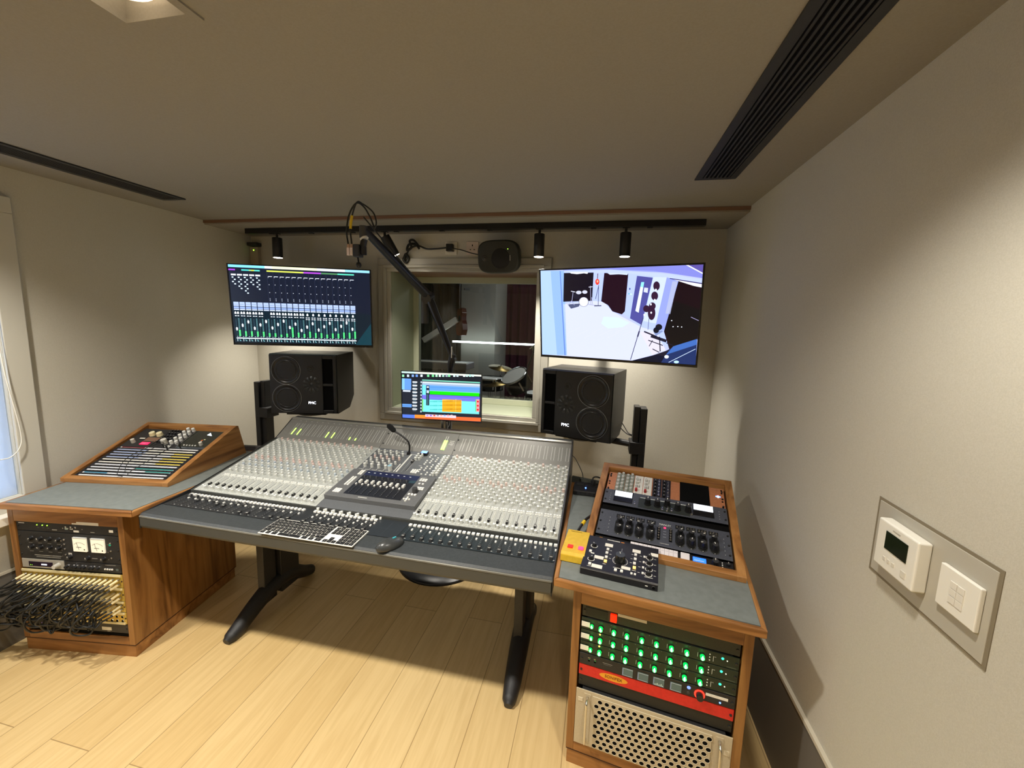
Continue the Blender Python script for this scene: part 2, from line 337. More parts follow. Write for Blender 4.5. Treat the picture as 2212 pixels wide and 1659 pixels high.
# low rear upstands
MB().prism([(PLp[2][0],PLp[2][1]),(PLp[3][0]+.01,PLp[3][1]),(PLp[3][0]+.01,PLp[3][1]+.02),(PLp[2][0],PLp[2][1]+.02)],.70,.757,mat('rear_trim_grey',hexc('4d4a4c'),.6),axis='z').build('rear_upstand',dl)
MB().prism([(PRp[3][0],PRp[3][1]),(PRp[3][0],PRp[3][1]+.02),(PRp[2][0],PRp[2][1]+.02),(PRp[2][0],PRp[2][1])],.70,.757,mat('rear_trim_green',hexc('4a4d46'),.6),axis='z').build('rear_upstand',dr)
m=MB(); m.box(.327,.43,-.0008,-.0001,.640,.6465,LABEL).box(.305,.43,-.0008,-.0001,.6335,.6395,LABEL); m.build('label_strip',dl)
m=MB(); m.box(.150,.241,-.0008,-.0001,.622,.632,mat('tape_cream',hexc('d9cbb0'),.7)); m.build('label_strip',dr)
CLM=T(-2.535,1.1715,0)@R(8.2,'Z')@R(90,'X'); CRM=T(-.038,1.259,0)@R(-7.5,'Z')@R(90,'X')
SRM=T(-.016,1.442,.73)@R(-9,'Z'); SLM=T(-2.56,1.37,.73)@R(9,'Z')
# generic rack unit : local x right, y up, z out ; origin at its lower-left front
def unit(M,u0,v0,w,h,name,label,cat,face,depth=.18,zf=0,group=None,ears=True,bev=.0008):
    t=thing(name,label,cat,M@T(u0,v0,zf),group)
    MB().box(.001,w-.001,.001,h-.001,-.003,0,face).build('front_panel',t,bevel=bev)
    if depth: MB().box(.02,w-.02,.002,h-.002,-depth,-.0035,mat('chassis_steel',(.05,.05,.052),.5,.6)).build('chassis',t)
    if ears:
        nn=max(1,round(h/.0445))
        for x in (.009,w-.009):
            for k in range(nn):
                y=h*(k+.5)/nn; s=MB().cyl(0,0,0,.003,.0042,.0036,mat('rack_screw',(.06,.06,.06),.35,.8),10).build('screw',t,T(x,y,0))
    return t
def pr(t,items,name='markings',z=.0002):
    """items: (x0,y0,x1,y1,hex) flat prints"""
    m=MB()
    for i,(x0,y0,x1,y1,c) in enumerate(items): m.quad(x0,y0,x1,y1,z+i*.000002,PRINT,None,hexc(c))
    return m.build(name,t)
KB=knobmesh('knob_black',.0095,.014,BLACK,mat('knob_top_black',(.03,.03,.032),.4),16,WHITE,1.15)
KBs=knobmesh('knob_black_small',.0055,.010,BLACK,mat('knob_top_black',(.03,.03,.032),.4),12,WHITE)
KG=knobmesh('knob_grey',.0062,.014,LGREY,LGREY,14,BLACK)
KGr=knobmesh('knob_big_grey',.0105,.02,mat('knob_stone',hexc('b9b5aa'),.5),mat('knob_stone_top',hexc('d6d2c8'),.5),20)
KC=knobmesh('knob_cream',.0165,.02,mat('knob_cream',hexc('e9dcae'),.45),mat('knob_cream_top',hexc('f3e8bf'),.45),24)
TOG=MB().cyl(0,0,0,.002,.0045,.0045,CHROME,6).cyl(0,0,.002,.012,.0015,.0026,CHROME,8).mesh('toggle')
BTNW=MB().box(-.005,.005,-.004,.004,0,.004,mat('button_white',hexc('f4f2ea'),.35)).mesh('button_white')
BTNs=MB().box(-.003,.003,-.003,.003,0,.003,mat('button_white',hexc('f4f2ea'),.35)).mesh('button_white_small')
LEDs={}
def led(t,x,y,mt,r=.0018,name='indicator_light'):
    k=(mt.name,r)
    if k not in LEDs: LEDs[k]=MB().cyl(0,0,0,.0012,r,r*.8,mt,10).mesh('led')
    return inst(name,LEDs[k],t,T(x,y,0))
# ---- left cabinet contents (u 0.031..0.514)
U0=.031; UW=.483
t=unit(CLM,U0,.588,UW,.0435,'rack_processor','thin black rack unit with three small green lamps, topmost in the left desk','rack unit',BLACKM,zf=-.004)
for x in (.100,.126,.149): led(t,x,.030,LIME,.0022)
pr(t,[(.012,.034,.040,.037,'e8e8e0'),(.170,.010,.194,.013,'c9c9c2'),(.232,.016,.246,.024,'9fb4ac'),(.256,.018,.270,.021,'d8dcd4'),(.272,.006,.298,.015,'f0efe6'),(.31,.02,.318,.023,'8a8a86'),(.352,.009,.372,.012,'b0b0aa'),(.44,.015,.460,.027,'f4f2ea'),(.10,.017,.110,.019,'6c6c68'),(.124,.017,.134,.019,'6c6c68'),(.147,.017,.158,.019,'6c6c68')])
for x in (.238,.262,.284): inst('toggle_switch',TOG,t,T(x,.029,0))
t=unit(CLM,U0,.4545,UW,.1325,'valve_compressor','black rack compressor with two ivory needle meters in the left desk','rack unit',BLACKM,zf=-.004)
for j,y in enumerate((.100,.060)):
    for i in range(4): inst('knob',KB,t,T(.066+i*.0435,y,0)@R(-40+50*((i+j)%3),'Z'))
    pr(t,[(.05+i*.045,y-.024,.068+i*.045,y-.0215,'8f908c') for i in range(4)])
for x in (.245,.330,.405): inst('knob',KB,t,T(x,.022,0))
for y in (.102,.080,.058,.03): inst('toggle_switch',TOG,t,T(.222,y,0))
for y in (.098,.062,.028): inst('toggle_switch',TOG,t,T(.440,y,0)@R(80,'Z'))
led(t,.437,.090,mat('jewel_green',(.01,.25,.14),.2,0,.5),.006)
def meter(t,x,y,w,h):
    o=MB().box(-w/2,w/2,-h/2,h/2,0,.006,mat('meter_ivory',hexc('f4edd8'),.5,0,.25)).box(-w/2,w/2,h/2,h/2+.004,0,.007,LGREY).build('needle_meter',t,T(x,y,0),bevel=.001)
    m=MB(); pts=[(-.4*w+.8*w*k/10, .05*h+.16*h*math.sin(PI*k/10)) for k in range(11)]
    m.tube([(p[0],p[1],.0062) for p in pts],.0005,VOID,4); m.tube([(-.05*w,-.35*h,.0062),(-.22*w,.2*h,.0062)],.0006,VOID,4); m.box(-.25*w,.12*w,-.17*h,-.14*h,.006,.0065,VOID); m.box(.3*w,.38*w,-.36*h,-.28*h,.006,.0065,BLACK)
    m.build('dial_marks',o)
meter(t,.300,.083,.064,.062); meter(t,.385,.083,.064,.062)
pr(t,[(.070,.018,.200,.0205,'b5b5ae'),(.078,.010,.195,.0125,'a5a5a0'),(.345,.019,.372,.0215,'9a9a98'),(.235,.030,.252,.040,'c8c5bb')])
t=unit(CLM,U0+.004,.4105,.205,.0435,'word_clock','silver half-width rack unit with a dark purple display, above the patch bay','rack unit',mat('silver_face',hexc('b5b2a9'),.4,.3),ears=False,zf=-.003)
MB().box(.034,.150,.009,.031,0,.0012,mat('display_purple',(.012,.003,.02),.2)).build('display',t,bevel=.0005)
for x in (.042,.050): led(t,x,.015,LIME,.002)
MB().box(.096,.122,.017,.022,.0012,.002,mat('display_text',(.8,.85,1),.4,0,1.5)).build('display_text',t)
inst('knob',KGr,t,T(.178,.022,0))
t=unit(CLM,U0+.211,.4105,.270,.0435,'headphone_amplifier','black half-width rack unit with eight chrome-ringed knobs, above the patch bay','rack unit',BLACKM,ears=False,zf=-.003)
RINGK=MB().cyl(0,0,0,.004,.0088,.0084,CHROME,18).cyl(0,0,.004,.014,.0072,.0062,BLACK,18).mesh('ring_knob')
for i in range(8): inst('knob',RINGK,t,T(.018+.0205*i+(.004 if i%2 else 0),.021,0))
for i in range(4): inst('button',BTNs,t,T(.195+.011*i,.018,0))
pr(t,[(.195,.036,.245,.038,'9a9a98'),(.244,.012,.256,.022,'5c6a66')])
# ---- gold patch bays with plugs and black cords
GOLD=noisy('gold_anodised',hexc('c9a94a'),hexc('d8bd62'),120,.35,.05,metal=.55); PALEG=mat('pale_gold',hexc('e8dcae'),.4,.2)
CREAM=mat('plug_cream',hexc('e6d7a6'),.4)
PB=[]
bays=[(.342,.0645),(.277,.0645),(.2235,.053),(.163,.060)]
pbl=['gold patch bay full of plugs, highest of four in the left desk','gold patch bay full of plugs, second from the top of four','gold patch bay half hidden by cords, third from the top of four','gold patch bay with empty round sockets, lowest of four']
HOLE=MB().cyl(0,0,0,.0015,.0062,.0055,CHROME,14,mcap=VOID).mesh('socket')
NC=18; cords=[]
for bi,((v,h),lb) in enumerate(zip(bays,pbl)):
    t=unit(CLM,U0-.002,v,UW+.004,h,'patch_bay',lb,'patch bay',GOLD,depth=.12,ears=False,zf=-.001)
    MB().box(.006,UW-.002,h-.010,h-.001,0,.004,PALEG).build('designation_strip',t)
    if bi==3: MB().box(.006,UW-.002,.001,.010,0,.004,PALEG).build('designation_strip',t)
    for s in (.006,UW-.002): led(t,s,h*.5,mat('hole_dark',(.03,.01,.005),.8),.004,'mounting_hole')
    n=0
    for r_,y in enumerate((h*.62,h*.28)):
        for i in range(NC):
            x=.022+i*(.445/(NC-1))
            if bi==3:
                if x>.0: inst('socket',HOLE,t,T(x,y if r_==0 else y,0))
            else: cords.append((bi,r_,i,U0+x,v+y))
PLUG=MB().cyl(0,0,0,.006,.0052,.0052,CHROME,10).cyl(0,0,.006,.034,.0058,.0050,CREAM,10).cyl(0,0,.034,.046,.0042,.0026,BLACK,8).mesh('plug')
CORD=mat('cord_black',(.012,.013,.013),.45)
# every plug is one end of a cord
rowsd={}
for c in cords: rowsd.setdefault(2*c[0]+c[1],[]).append(c)
tilt=R(-16,'Y')@R(12,'X'); rnd=random.random; pairs=[]
for r_ in range(3):
    lo=rowsd[r_+3][:]
    for i in range(0,NC-3,3): q=lo[i:i+3]; random.shuffle(q); lo[i:i+3]=q
    pairs+=list(zip(rowsd[r_],lo))
da=(tilt@Vector((0,0,1)))
for a,b in pairs:
    A=Vector((a[3],a[4],0)); B=Vector((b[3],b[4],0)); ea=T(*A)@tilt@Vector((0,0,.044)); eb=T(*B)@tilt@Vector((0,0,.044))
    far=rnd()<(.55 if a[3]<.22 else .18); reach=(.09+.14*rnd()) if far else (.05+.07*rnd())
    mx_=max(-.125,min(A.x,B.x)-reach); my_=min(B.y-.012-.05*rnd(), A.y-.05)+(.03 if far else 0); my_=max(my_,.168)
    mid=Vector((mx_,my_,.050+.055*rnd()))
    c1=ea+da*.016+Vector((-.020,-.014,0)); c2=eb+da*.014+Vector((-.020,-.010,0))
    c3=Vector((c1.x*.45+mid.x*.55, c1.y*.62+mid.y*.38-.004, max(c1.z,mid.z)+.006+.02*rnd())); c4=Vector((c2.x*.5+mid.x*.5+.012, min(c2.y,mid.y)-.006-.018*rnd(), .05+.03*rnd()))
    t=thing('patch_cable','black patch cord looping between the gold patch bays','patch cord',CLM@T(*A),'black patch cords hanging from the gold patch bays')
    Ti=T(-A.x,-A.y,-A.z); MB().tube([Ti@p for p in spline([ea,c1,c3,mid,c4,c2,eb],6)],.0037,CORD,6).build('wire',t)
    inst('plug',PLUG,t,tilt); inst('plug',PLUG,t,T(*(B-A))@tilt)
t=unit(CLM,U0,.115,UW,.0435,'power_conditioner','black rack unit with a small white label at the bottom of the left desk','rack unit',DARK,zf=-.004)
pr(t,[(.355,.010,.402,.026,'efece0'),(.19,.022,.206,.025,'807c74'),(.380,.004,.395,.007,'a8a49a')])
led(t,.06,.022,mat('dim_light',(.2,.1,.3),.4,0,.3),.002)
MB().box(U0,U0+UW,.099,.113,-.01,-.006,VOID).build('blank_gap',dl,R(90,'X'))
# ---- right cabinet contents
t=unit(CRM,U0,.587,UW,.0435,'storage_unit','dark rack drawer with a red lit switch, at the top of the right desk','rack unit',noisy('dark_olive_panel',hexc('2c2e24'),hexc('33352a'),200,.5),zf=-.006)
MB().box(.095,.116,.006,.036,0,.005,mat('red_rocker',(1,.01,.0),.3,0,1.6)).build('rocker_switch',t,bevel=.002); led(t,.104,.013,ORANGEL,.002)
MB().box(.012,.085,.008,.036,0,.0015,mat('dark_inset',(.01,.011,.008),.5)).build('inset_panel',t)
rows=[(.5425,'topmost'),(.4985,'middle'),(.4545,'lowest')]
GK=MB().cyl(0,0,0,.003,.0092,.009,BLACK,16).cyl(0,0,.003,.014,.0068,.006,mat('green_lit_knob',(.0,.8,.06),.3,0,1.6),14,mcap=mat('green_lit_top',(.05,1,.10),.3,0,5)).box(-.0012,.0012,-.005,.009,.014,.0146,mat('green_white_light',(.45,1,.55),.3,0,8)).mesh('green_knob')
for v,w_ in rows:
    t=unit(CRM,U0,v,UW,.0435,'channel_strip','black rack equaliser with glowing green knobs, %s of three'%w_,'rack unit',mat('green_black_face',(.010,.022,.012),.4),zf=-.002,group=None)
    for i,x in enumerate((.037,.067,.110,.152,.199,.244,.289,.334,.379)):
        if i==8 and v==.5425: pass
        inst('knob',GK,t,T(x,.020,0)@Matrix.Scale(.8 if i==0 else 1,4))
    MB().box(.002,.030,.012,.030,.0030,.0040,LABEL).build('label_tape',t)
    its=[(x-.013,.012,x-.0122,.027,'dfe5dc') for x in (.110,.152,.199,.244,.289,.334,.379)]+[(.41,.010,.4112,.028,'e8eae4'),(.4125,.026,.418,.027,'e8eae4')]
    its+=[(.058+.0405*i,.038,.0595+.0405*i,.0395,'9fb09f') for i in range(8)]+[(.448,.004,.475,.007,'4a5648')]
    pr(t,its); led(t,.436,.028,mat('green_dim',(.02,.9,.35),.4,0,2.5),.004); led(t,.449,.024,mat('pale_light',(.8,.85,.7),.4,0,.6),.002)
    if v<.54: led(t,.065,.038,ORANGEL,.003)
    for y in (.012,.022,.032): inst('button',BTNs,t,T(.400,y,0)@Matrix.Scale(.5,4))
t=unit(CRM,U0,.411,UW,.0435,'audio_interface','black rack audio interface with four small screens and a red-ringed knob','rack unit',BLACKM,zf=.0)
for i,x in enumerate((.162,.211,.260,.312)):
    o=MB().box(-.017,.017,-.0145,.0145,0,.001,mat('display_grey',hexc('4a5a55'),.25,0,.35)).build('display',t,T(x,.018,0))
    pr(o,[(-.0165,.011,.0165,.0135,'aab6c4'),(-.0165,-.0135,.0165,-.0115,'a8b8cc'),(-.0165,-.0135,-.0135,.0135,'8f9fc0')]+([(-.012+.004*j,-.0115,-.010+.004*j,-.0115+.003+.002*((j*7)%3),'d8f0e8') for j in range(7)] if i==2 else []),z=.0012)
RK=MB().cyl(0,0,0,.002,.0155,.0155,REDL,28).cyl(0,0,.002,.017,.0115,.0100,BLACK,24).mesh('red_ring_knob'); inst('knob',RK,t,T(.382,.018,0)); led(t,.378,.008,WHITEL,.0015,'pointer_light')
led(t,.350,.030,mat('blue_ring',(.15,.25,1),.3,0,1.2),.0058,'button'); led(t,.350,.012,mat('dark_btn',(.05,.05,.05),.3),.005,'button')
MB().box(.399,.462,.022,.031,.0002,.001,LABEL).build('label_tape',t); led(t,.441,.010,BLUEL,.0028)
pr(t,[(.030,.028,.038,.030,'c9b88a'),(.050,.028,.056,.030,'c9b88a'),(.080,.026,.112,.028,'90908c'),(.083,.021,.108,.0225,'6c6c6a')])
inst('socket',HOLE,t,T(.034,.020,0)@Matrix.Scale(.7,4)); inst('socket',HOLE,t,T(.054,.020,0)@Matrix.Scale(.7,4))
REDP=noisy('red_enamel',hexc('d21f1c'),hexc('dd2a24'),80,.3); 
t=unit(CRM,U0,.3675,UW,.0425,'red_rack_unit','bright red thin rack unit with a yellow oval badge','rack unit',REDP,zf=-.002)
m=MB(); m.poly([(.118+.047*math.cos(a*PI/12),.022+.0125*math.sin(a*PI/12)) for a in range(24)],.0004,mat('badge_yellow',hexc('f0a52c'),.4)); m.build('badge',t)
fonttext('SONIFEX',.0145,mat('badge_ink',hexc('7a4a10'),.5),t,T(.118,.022,.0008))
t=unit(CRM,U0,.3235,UW,.0435,'rack_blank','plain black rack panel between the red unit and the beige computer','rack unit',mat('blank_black',(.014,.014,.012),.5),zf=-.006)
BEIGE=noisy('beige_metal',hexc('c2b59a'),hexc('c9bda2'),200,.45,.05)
t=thing('rack_computer','beige rack computer with a perforated front and two handles','computer',CRM@T(U0-.003,.103,.006))
hm=.2165
MB().box(0,UW+.006,0,hm,-.003,0,BEIGE).build('front_panel',t,bevel=.002)
MB().box(.02,UW-.014,.002,hm-.002,-.2,-.0035,mat('chassis_steel',(.05,.05,.052),.5,.6)).build('chassis',t)
MB().box(.058,UW-.052,.006,hm-.012,0,.003,BEIGE).build('grille_frame',t,bevel=.001)
g=MB(); HO=MB()
nx,ny=16,10; hx0,hx1,hy0,hy1=.072,.424,.0155,.190
for j in range(ny*1):
    for i in range(nx):
        x=hx0+(i+(.5 if j%2 else 0))*(hx1-hx0)/(nx-.5); y=hy0+j*(hy1-hy0)/(ny-1)
        g.lathe([(.0090,.0033),(.0082,.0042),(.0075,.0036),(.0073,.0031)],mat('punched_lip',hexc('e4dabf'),.25,.2),T(x,y,0),14); g.poly([(x+.0073*math.cos(a*PI/6),y+.0073*math.sin(a*PI/6)) for a in range(12)],.0032,VOID)
g.build('perforations',t)
for x in (.040,UW-.030):
    MB().tube(spline([(x,.192,0),(x,.190,.018),(x,.170,.026),(x,.05,.026),(x,.03,.018),(x,.028,0)],5),.0042,CHROME,10).build('handle',t)
    MB().box(x-.011,x+.011,.015,.205,0,.0015,BEIGE).build('handle_plate',t)
MB().box(.008,.024,.170,.184,0,.0015,mat('beige_light',hexc('ddd2b8'),.4)).build('badge',t)
MB().box(UW-.016,UW+.0,.150,.166,0,.0015,mat('beige_light',hexc('ddd2b8'),.4)).build('badge',t)
# ------------------------------------------------------------------ sloping racks on the desks
SL20=T(0,0,.02)@R(20.05,'X')
def slant(M,label,W=.55,th=.028):
    t=thing('sloping_rack',label,'rack case',M)
    prof=[(0,.0005),(0,.020),(.458,.187),(.472,.184),(.524,.0005)]
    MB().prism(prof,0,th,OAKY).build('side_board',t,bevel=.0015); MB().prism(prof,W-th,W,OAKY).build('side_board',t,bevel=.0015)
    MB().prism([(0,.0005),(0,.020),(.022,.028),(.022,.0005)],th,W-th,OAKX).build('front_board',t,bevel=.001)
    MB().prism([(.434,.140),(.434,.1775),(.458,.187),(.472,.184),(.524,.0005),(.508,.0005),(.460,.160)],th,W-th,OAKX).build('back_board',t,bevel=.001)
    MB().box(th,W-th,.022,.43,-.075,-.070,VOID).build('base_board',t,SL20@T(0,.02,.040))
    return t
sl=slant(SLM,'tilted walnut rack case of patch bays standing on the left desk'); sr=slant(SRM,'tilted oak rack case of processors standing on the right desk')
SLF=SLM@SL20; SRF=SRM@SL20
# left : six patch bays with white designation strips
PC=['e2e2e4','e0e4ec','dcdfe8','e6e4dc','dfe2ea','e8e6da']
for k in range(6):
    v=.0235+k*.0405
    place=['lowest','second from the front','third from the front','fourth from the front','fifth from the front','topmost'][k]
    t=unit(SLF,.034,v,.483,.0395,'patch_bay','white-striped patch bay, %s of six in the tilted left case'%place,'patch bay',mat('bay_face',(.012,.012,.016),.5),depth=.0,zf=-.006,group=None)
    for s in (0,1):
        y=.0275 if s else .008; x0=.022; r=2*k+s
        segs=[(x0,y,.462,y+.0068,PC[(k+s)%6])]
        if r==11: segs.append((.03,y,.16,y+.0068,'7a1f35'))
        if r in (5,6,7,8,9): segs.append((.33 if r<8 else .36,y,.462,y+.0068,'d8c24a'))
        if r==1: segs.append((.03,y,.15,y+.0068,'3c86a8'))
        if r in (2,3): segs.append((.26 if r==3 else .33,y,.46,y+.0068,'2f8f8c'))
        if r in (7,8,9,10): segs.append((x0,y,.20,y+.0068,'9fb0d8'))
        MB().box(x0,.462,y,y+.0068,0,.0012,LABEL).build('label_strip',t); pr(t,segs,'label_colours',.0014)
    m=MB()
    for s in (0,1):
        for i in range(24): m.cyl(.030+i*.0184,.0225 if s else .0035,0,.0012,.0033,.003,mat('jack_steel',(.3,.3,.3),.3,1),8,mcap=VOID)
    m.build('jack_row',t)
for i,(a,b,c) in enumerate((((.30,.262),(.255,.12),(.285,.010)),((.33,.25),(.285,.12),(.30,.035)),((.395,.262),(.385,.12),(.335,.018)))):
    lb=['thin black patch lead lying over the tilted patch bays, left of three','thin black patch lead over the tilted patch bays, middle of three','thin dark patch lead over the tilted patch bays, nearest the right side board'][i]
    t=thing('patch_lead',lb,'patch cord',SLF@T(a[0],a[1],-.004))
    P=spline([(0,0,.008),(.0,-.004,.04),((b[0]-a[0]),(b[1]-a[1]),.05),((c[0]-a[0]),(c[1]-a[1])+.012,.03),((c[0]-a[0])+.03,(c[1]-a[1])+.004,.02)],10)
    MB().tube(P,.0016,CORD,6).build('lead',t)
    MB().cyl(0,0,.002,.03,.004,.0035,BLACK,10).build('plug',t)
t=unit(SLF,.034,.2685,.165,.166,'effects_unit','black tilted panel with two cream knobs and a red number display','rack unit',DARK,depth=0,zf=-.008,ears=False)
for x in (.096,.139): inst('knob',KC,t,T(x,.108,0)@Matrix.Scale(.95,4))
inst('knob',KGr,t,T(.049,.036,0)@Matrix.Scale(1.05,4)); MB().box(.095,.143,.020,.040,0,.002,mat('red_display',(1,.01,.06),.3,0,2.2)).build('display',t,bevel=.001)
pr(t,[(.100,.025,.128,.0275,'ff9db0'),(.100,.033,.138,.0355,'ff9db0')],'display_digits',.0022)
m=MB(); m.box(.090,.165,.050,.085,0,.001,mat('rust_patch',hexc('80604e'),.6)); m.build('copper_patch',t)
MB().box(.050,.080,.070,.078,0,.001,LABEL).build('label_tape',t)
t=unit(SLF,.2005,.2685,.150,.166,'module_group','tilted panel crowded with black and pale grey knobs','rack unit',mat('module_face',(.02,.02,.024),.45),depth=0,zf=-.008,ears=False)
for i in range(4):
    for j in range(5): inst('knob',KBs,t,T(.012+i*.0175+(j%2)*.004,.045+j*.026,0))
for i in range(2):
    for j in range(5): inst('knob',knobmesh('knob_pale',.0095,.02,mat('knob_pale',hexc('d9d8d2'),.4),mat('knob_pale_top',hexc('efeee8'),.4),18) if (i+j)==0 else bpy.data.meshes['knob_pale'],t,T(.102+i*.030,.040+j*.030,0))
inst('knob',KGr,t,T(.066,.036,0)@Matrix.Scale(1.5,4))
for i in range(6): inst('button',BTNs,t,T(.090+(i%3)*.011,.008+(i//3)*.009,0))
t=unit(SLF,.352,.2685,.165,.166,'recorder_panel','plain black tilted panel with a small glowing white triangle logo','rack unit',noisy('brushed_black',(.02,.022,.018),(.035,.037,.03),50,.25,0,(1,14,1)),depth=0,zf=-.008,ears=False)
m=MB(); m.poly([(.085,.128),(.118,.122),(.090,.150)],.0006,mat('logo_glow_white',(.75,.9,1),.4,0,2)); m.build('triangle_logo',t)  # white logo triangle, made to glow by its material
MB().box(-.001,.001,.004,.162,0,.003,CHROME).build('edge_strip',t)
pr(t,[(.088,.075,.098,.083,'e87a3a'),(.098,.084,.108,.090,'e0d8a0')]); inst('knob',KGr,t,T(.120,.040,0)@Matrix.Scale(.9,4))
for i in range(5): inst('button',BTNs,t,T(.030+i*.016,.030,0))
pr(t,[(.0,.0,.16,.018,'3a4046'),(.01,.008,.055,.010,'9aa0a0')],'lower_strip',.0003)
# right : four units
ORG=noisy('copper_anodised',hexc('b0704a'),hexc('bb7b54'),120,.45,.05)
t=unit(SRF,.034,.311,.483,.130,'module_rack','copper-coloured module rack with small knob modules, highest in the tilted right case','rack unit',ORG,depth=0,zf=-.012)
def mod(x0,x1,mt,nm='module'): return MB().box(x0,x1,.002,.128,0,.003,mt).build(nm,t,bevel=.0005)
mg=mat('module_green_grey',hexc('7c857a'),.5)
for k in range(2):
    o=mod(.037+k*.040,.075+k*.040,mg)
    for j in range(5):
        for i in range(2): inst('knob',KG,o,T(.047+k*.040+i*.018,.018+j*.023+i*.008,.003))
for k in range(2):
    o=mod(.118+k*.038,.154+k*.038,mat('module_white',hexc('dcdad2'),.45))
    for j in range(3): inst('knob',KG,o,T(.129+k*.038,.052+j*.023,.003))
    inst('knob',knobmesh('knob_red_%d'%k,.0062,.014,mat('knob_red',hexc('9c1f1a'),.35),mat('knob_red_top',hexc('b33028'),.35),14),o,T(.129+k*.038,.028,.003))
    pr(o,[(.140+k*.038,.05,.1418+k*.038,.07,'303030'),(.140+k*.038,.085,.1418+k*.038,.11,'303030'),(.128+k*.038,.012,.131+k*.038,.015,'303030')],z=.0032)
for k in range(2):
    o=mod(.196+k*.038,.232+k*.038,mat('module_black',(.012,.012,.014),.4))
    for j in range(5): inst('knob',KBs,o,T(.206+k*.038,.018+j*.022,.003)); inst('toggle_switch',TOG,o,T(.222+k*.038,.024+j*.022,.003))
MB().box(.308,.424,.0,.130,.0,.004,VOID).build('empty_bay',t)
led(t,.452,.078,BLUEL,.004); led(t,.458,.082,mat('pink_light',(1,.25,.6),.4,0,4),.003); led(t,.464,.078,BLUEL,.004); led(t,.458,.073,WHITEL,.0025)
for y in (.018,.050,.10,.118): led(t,.010,y,VOID,.004,'mounting_hole'); led(t,.473,y,VOID,.004,'mounting_hole')
pr(t,[(.435,.115,.465,.1162,'7a4a30')])
SLATE=noisy('slate_panel',hexc('43464f'),hexc('4b4e58'),150,.4,.03)
t=unit(SRF,.034,.2285,.483,.0865,'valve_preamplifier','slate grey processor with two white needle meters in the tilted right case','rack unit',SLATE,depth=0,zf=-.001)
for x0 in (.042,.356):
    o=MB().box(x0,x0+.078,.018,.080,0,.003,mat('meter_dark',(.008,.008,.01),.2)).build('meter_housing',t,bevel=.001)
    MB().box(x0+.003,x0+.075,.047,.078,.003,.0045,mat('meter_lit',(.85,.9,1),.4,0,.8)).build('needle_meter',o)
    pr(o,[(x0+.02,.060,x0+.06,.0612,'9fb0d0'),(x0+.03,.054,x0+.05,.055,'9fb0d0')],z=.0047)
BK=knobmesh('knob_tall_black',.0120,.030,BLACK,mat('knob_top_black',(.03,.03,.032),.4),18,WHITE,1.2)
MB().box(.145,.345,.006,.060,0,.0008,mat('dark_green_plate',(.025,.03,.026),.4)).build('control_plate',t)
for x in (.182,.220,.258,.298,.338): inst('knob',BK,t,T(x,.034 if x!=.258 else .046,.0008))
for x,y in ((.240,.016),(.258,.012),(.276,.018),(.262,.026),(.130,.020),(.352,.016)): inst('toggle_switch',TOG,t,T(x,y,.0008))
pr(t,[(.150,.0625,.345,.066,'cfd2cc')]+[(.026,.02+.013*i,.028,.022+.013*i,'e8e8e8') for i in range(4)]+[(.452,.02+.013*i,.454,.022+.013*i,'e8e8e8') for i in range(4)])
t=unit(SRF,.034,.1935,.483,.034,'rack_blank','black recessed blank panel between the two slate grey processors','rack unit',VOID,depth=0,zf=-.010,ears=False)
t=unit(SRF,.034,.059,.483,.133,'valve_equaliser','slate grey equaliser with eight black knob columns, in the tilted right case','rack unit',SLATE,depth=0,zf=-.002)
cols=(.084,.122,.161,.202,.308,.347,.386,.425)
for x in cols:
    m=MB(); pts=[(x+.0165*math.cos(a),.030+.0165*math.sin(a)) for a in [PI+PI*k/8 for k in range(9)]]+[(x+.0165*math.cos(a),.074+.0165*math.sin(a)) for a in [PI*k/8 for k in range(9)]]
    m.poly(pts,.0004,mat('eq_window',(.010,.011,.010),.35)); m.quad(x-.0165,.098,x+.0165,.118,.0004,mat('eq_window',(.010,.011,.010),.35)); m.build('dial_plate',t)
    inst('knob',BK,t,T(x,.074,.0004)@R(random.uniform(-120,120),'Z')@Matrix.Scale(.92,4)); inst('knob',BK,t,T(x,.036,.0004)@R(random.uniform(-120,120),'Z')@Matrix.Scale(.92,4))
    for k in range(3): inst('toggle_switch',TOG,t,T(x-.010+k*.010,.108,.0004)@Matrix.Scale(.7,4))
    pr(t,[(x+.0145*math.cos(a)-.0005,.030+.0145*math.sin(a)-.0005,x+.0145*math.cos(a)+.0005,.030+.0145*math.sin(a)+.0005,'b8b8b0') for a in [PI+PI*k/9 for k in range(10)]]+[(x-.0012,.0155,x+.0012,.0175,'ffffff')],'dial_marks',.0006)
for x in (.232,.275): MB().box(x-.0055,x+.0055,.028,.088,0,.002,VOID).build('switch_slot',t); [inst('toggle_switch',TOG,t,T(x,.036+.0125*k,.002)@Matrix.Scale(.8,4)) for k in range(5)]
led(t,.2535,.092,mat('red_jewel',(1,.03,.12),.3,0,1.2),.005); ink=mat('ink_white',hexc('e6e6e0'),.5)
fonttext('MANLEY',.0115,ink,t,T(.2535,.106,.0003)); fonttext('MASSIVE PASSIVE',.0042,ink,t,T(.2535,.014,.0003))
pr(t,[(.248,.045+.014*k,.259,.047+.014*k,'9a9da6') for k in range(3)]+[(.043,.02+.018*i,.045,.022+.018*i,'e8e8e8') for i in range(5)]+[(.458,.02+.018*i,.460,.022+.018*i,'e8e8e8') for i in range(5)])
t=unit(SRF,.034,.0225,.483,.036,'remote_controller','black controller strip with white keys and a blue display, lowest in the tilted right case','rack unit',mat('near_black',(.012,.012,.014),.35),depth=0,zf=-.010,ears=False)
KEY=MB().box(-.0072,.0072,-.0145,.0145,0,.004,mat('key_white',hexc('e9e3e6'),.4)).box(-.0055,.0055,.004,.0045,.004,.0043,GREY).mesh('white_key')
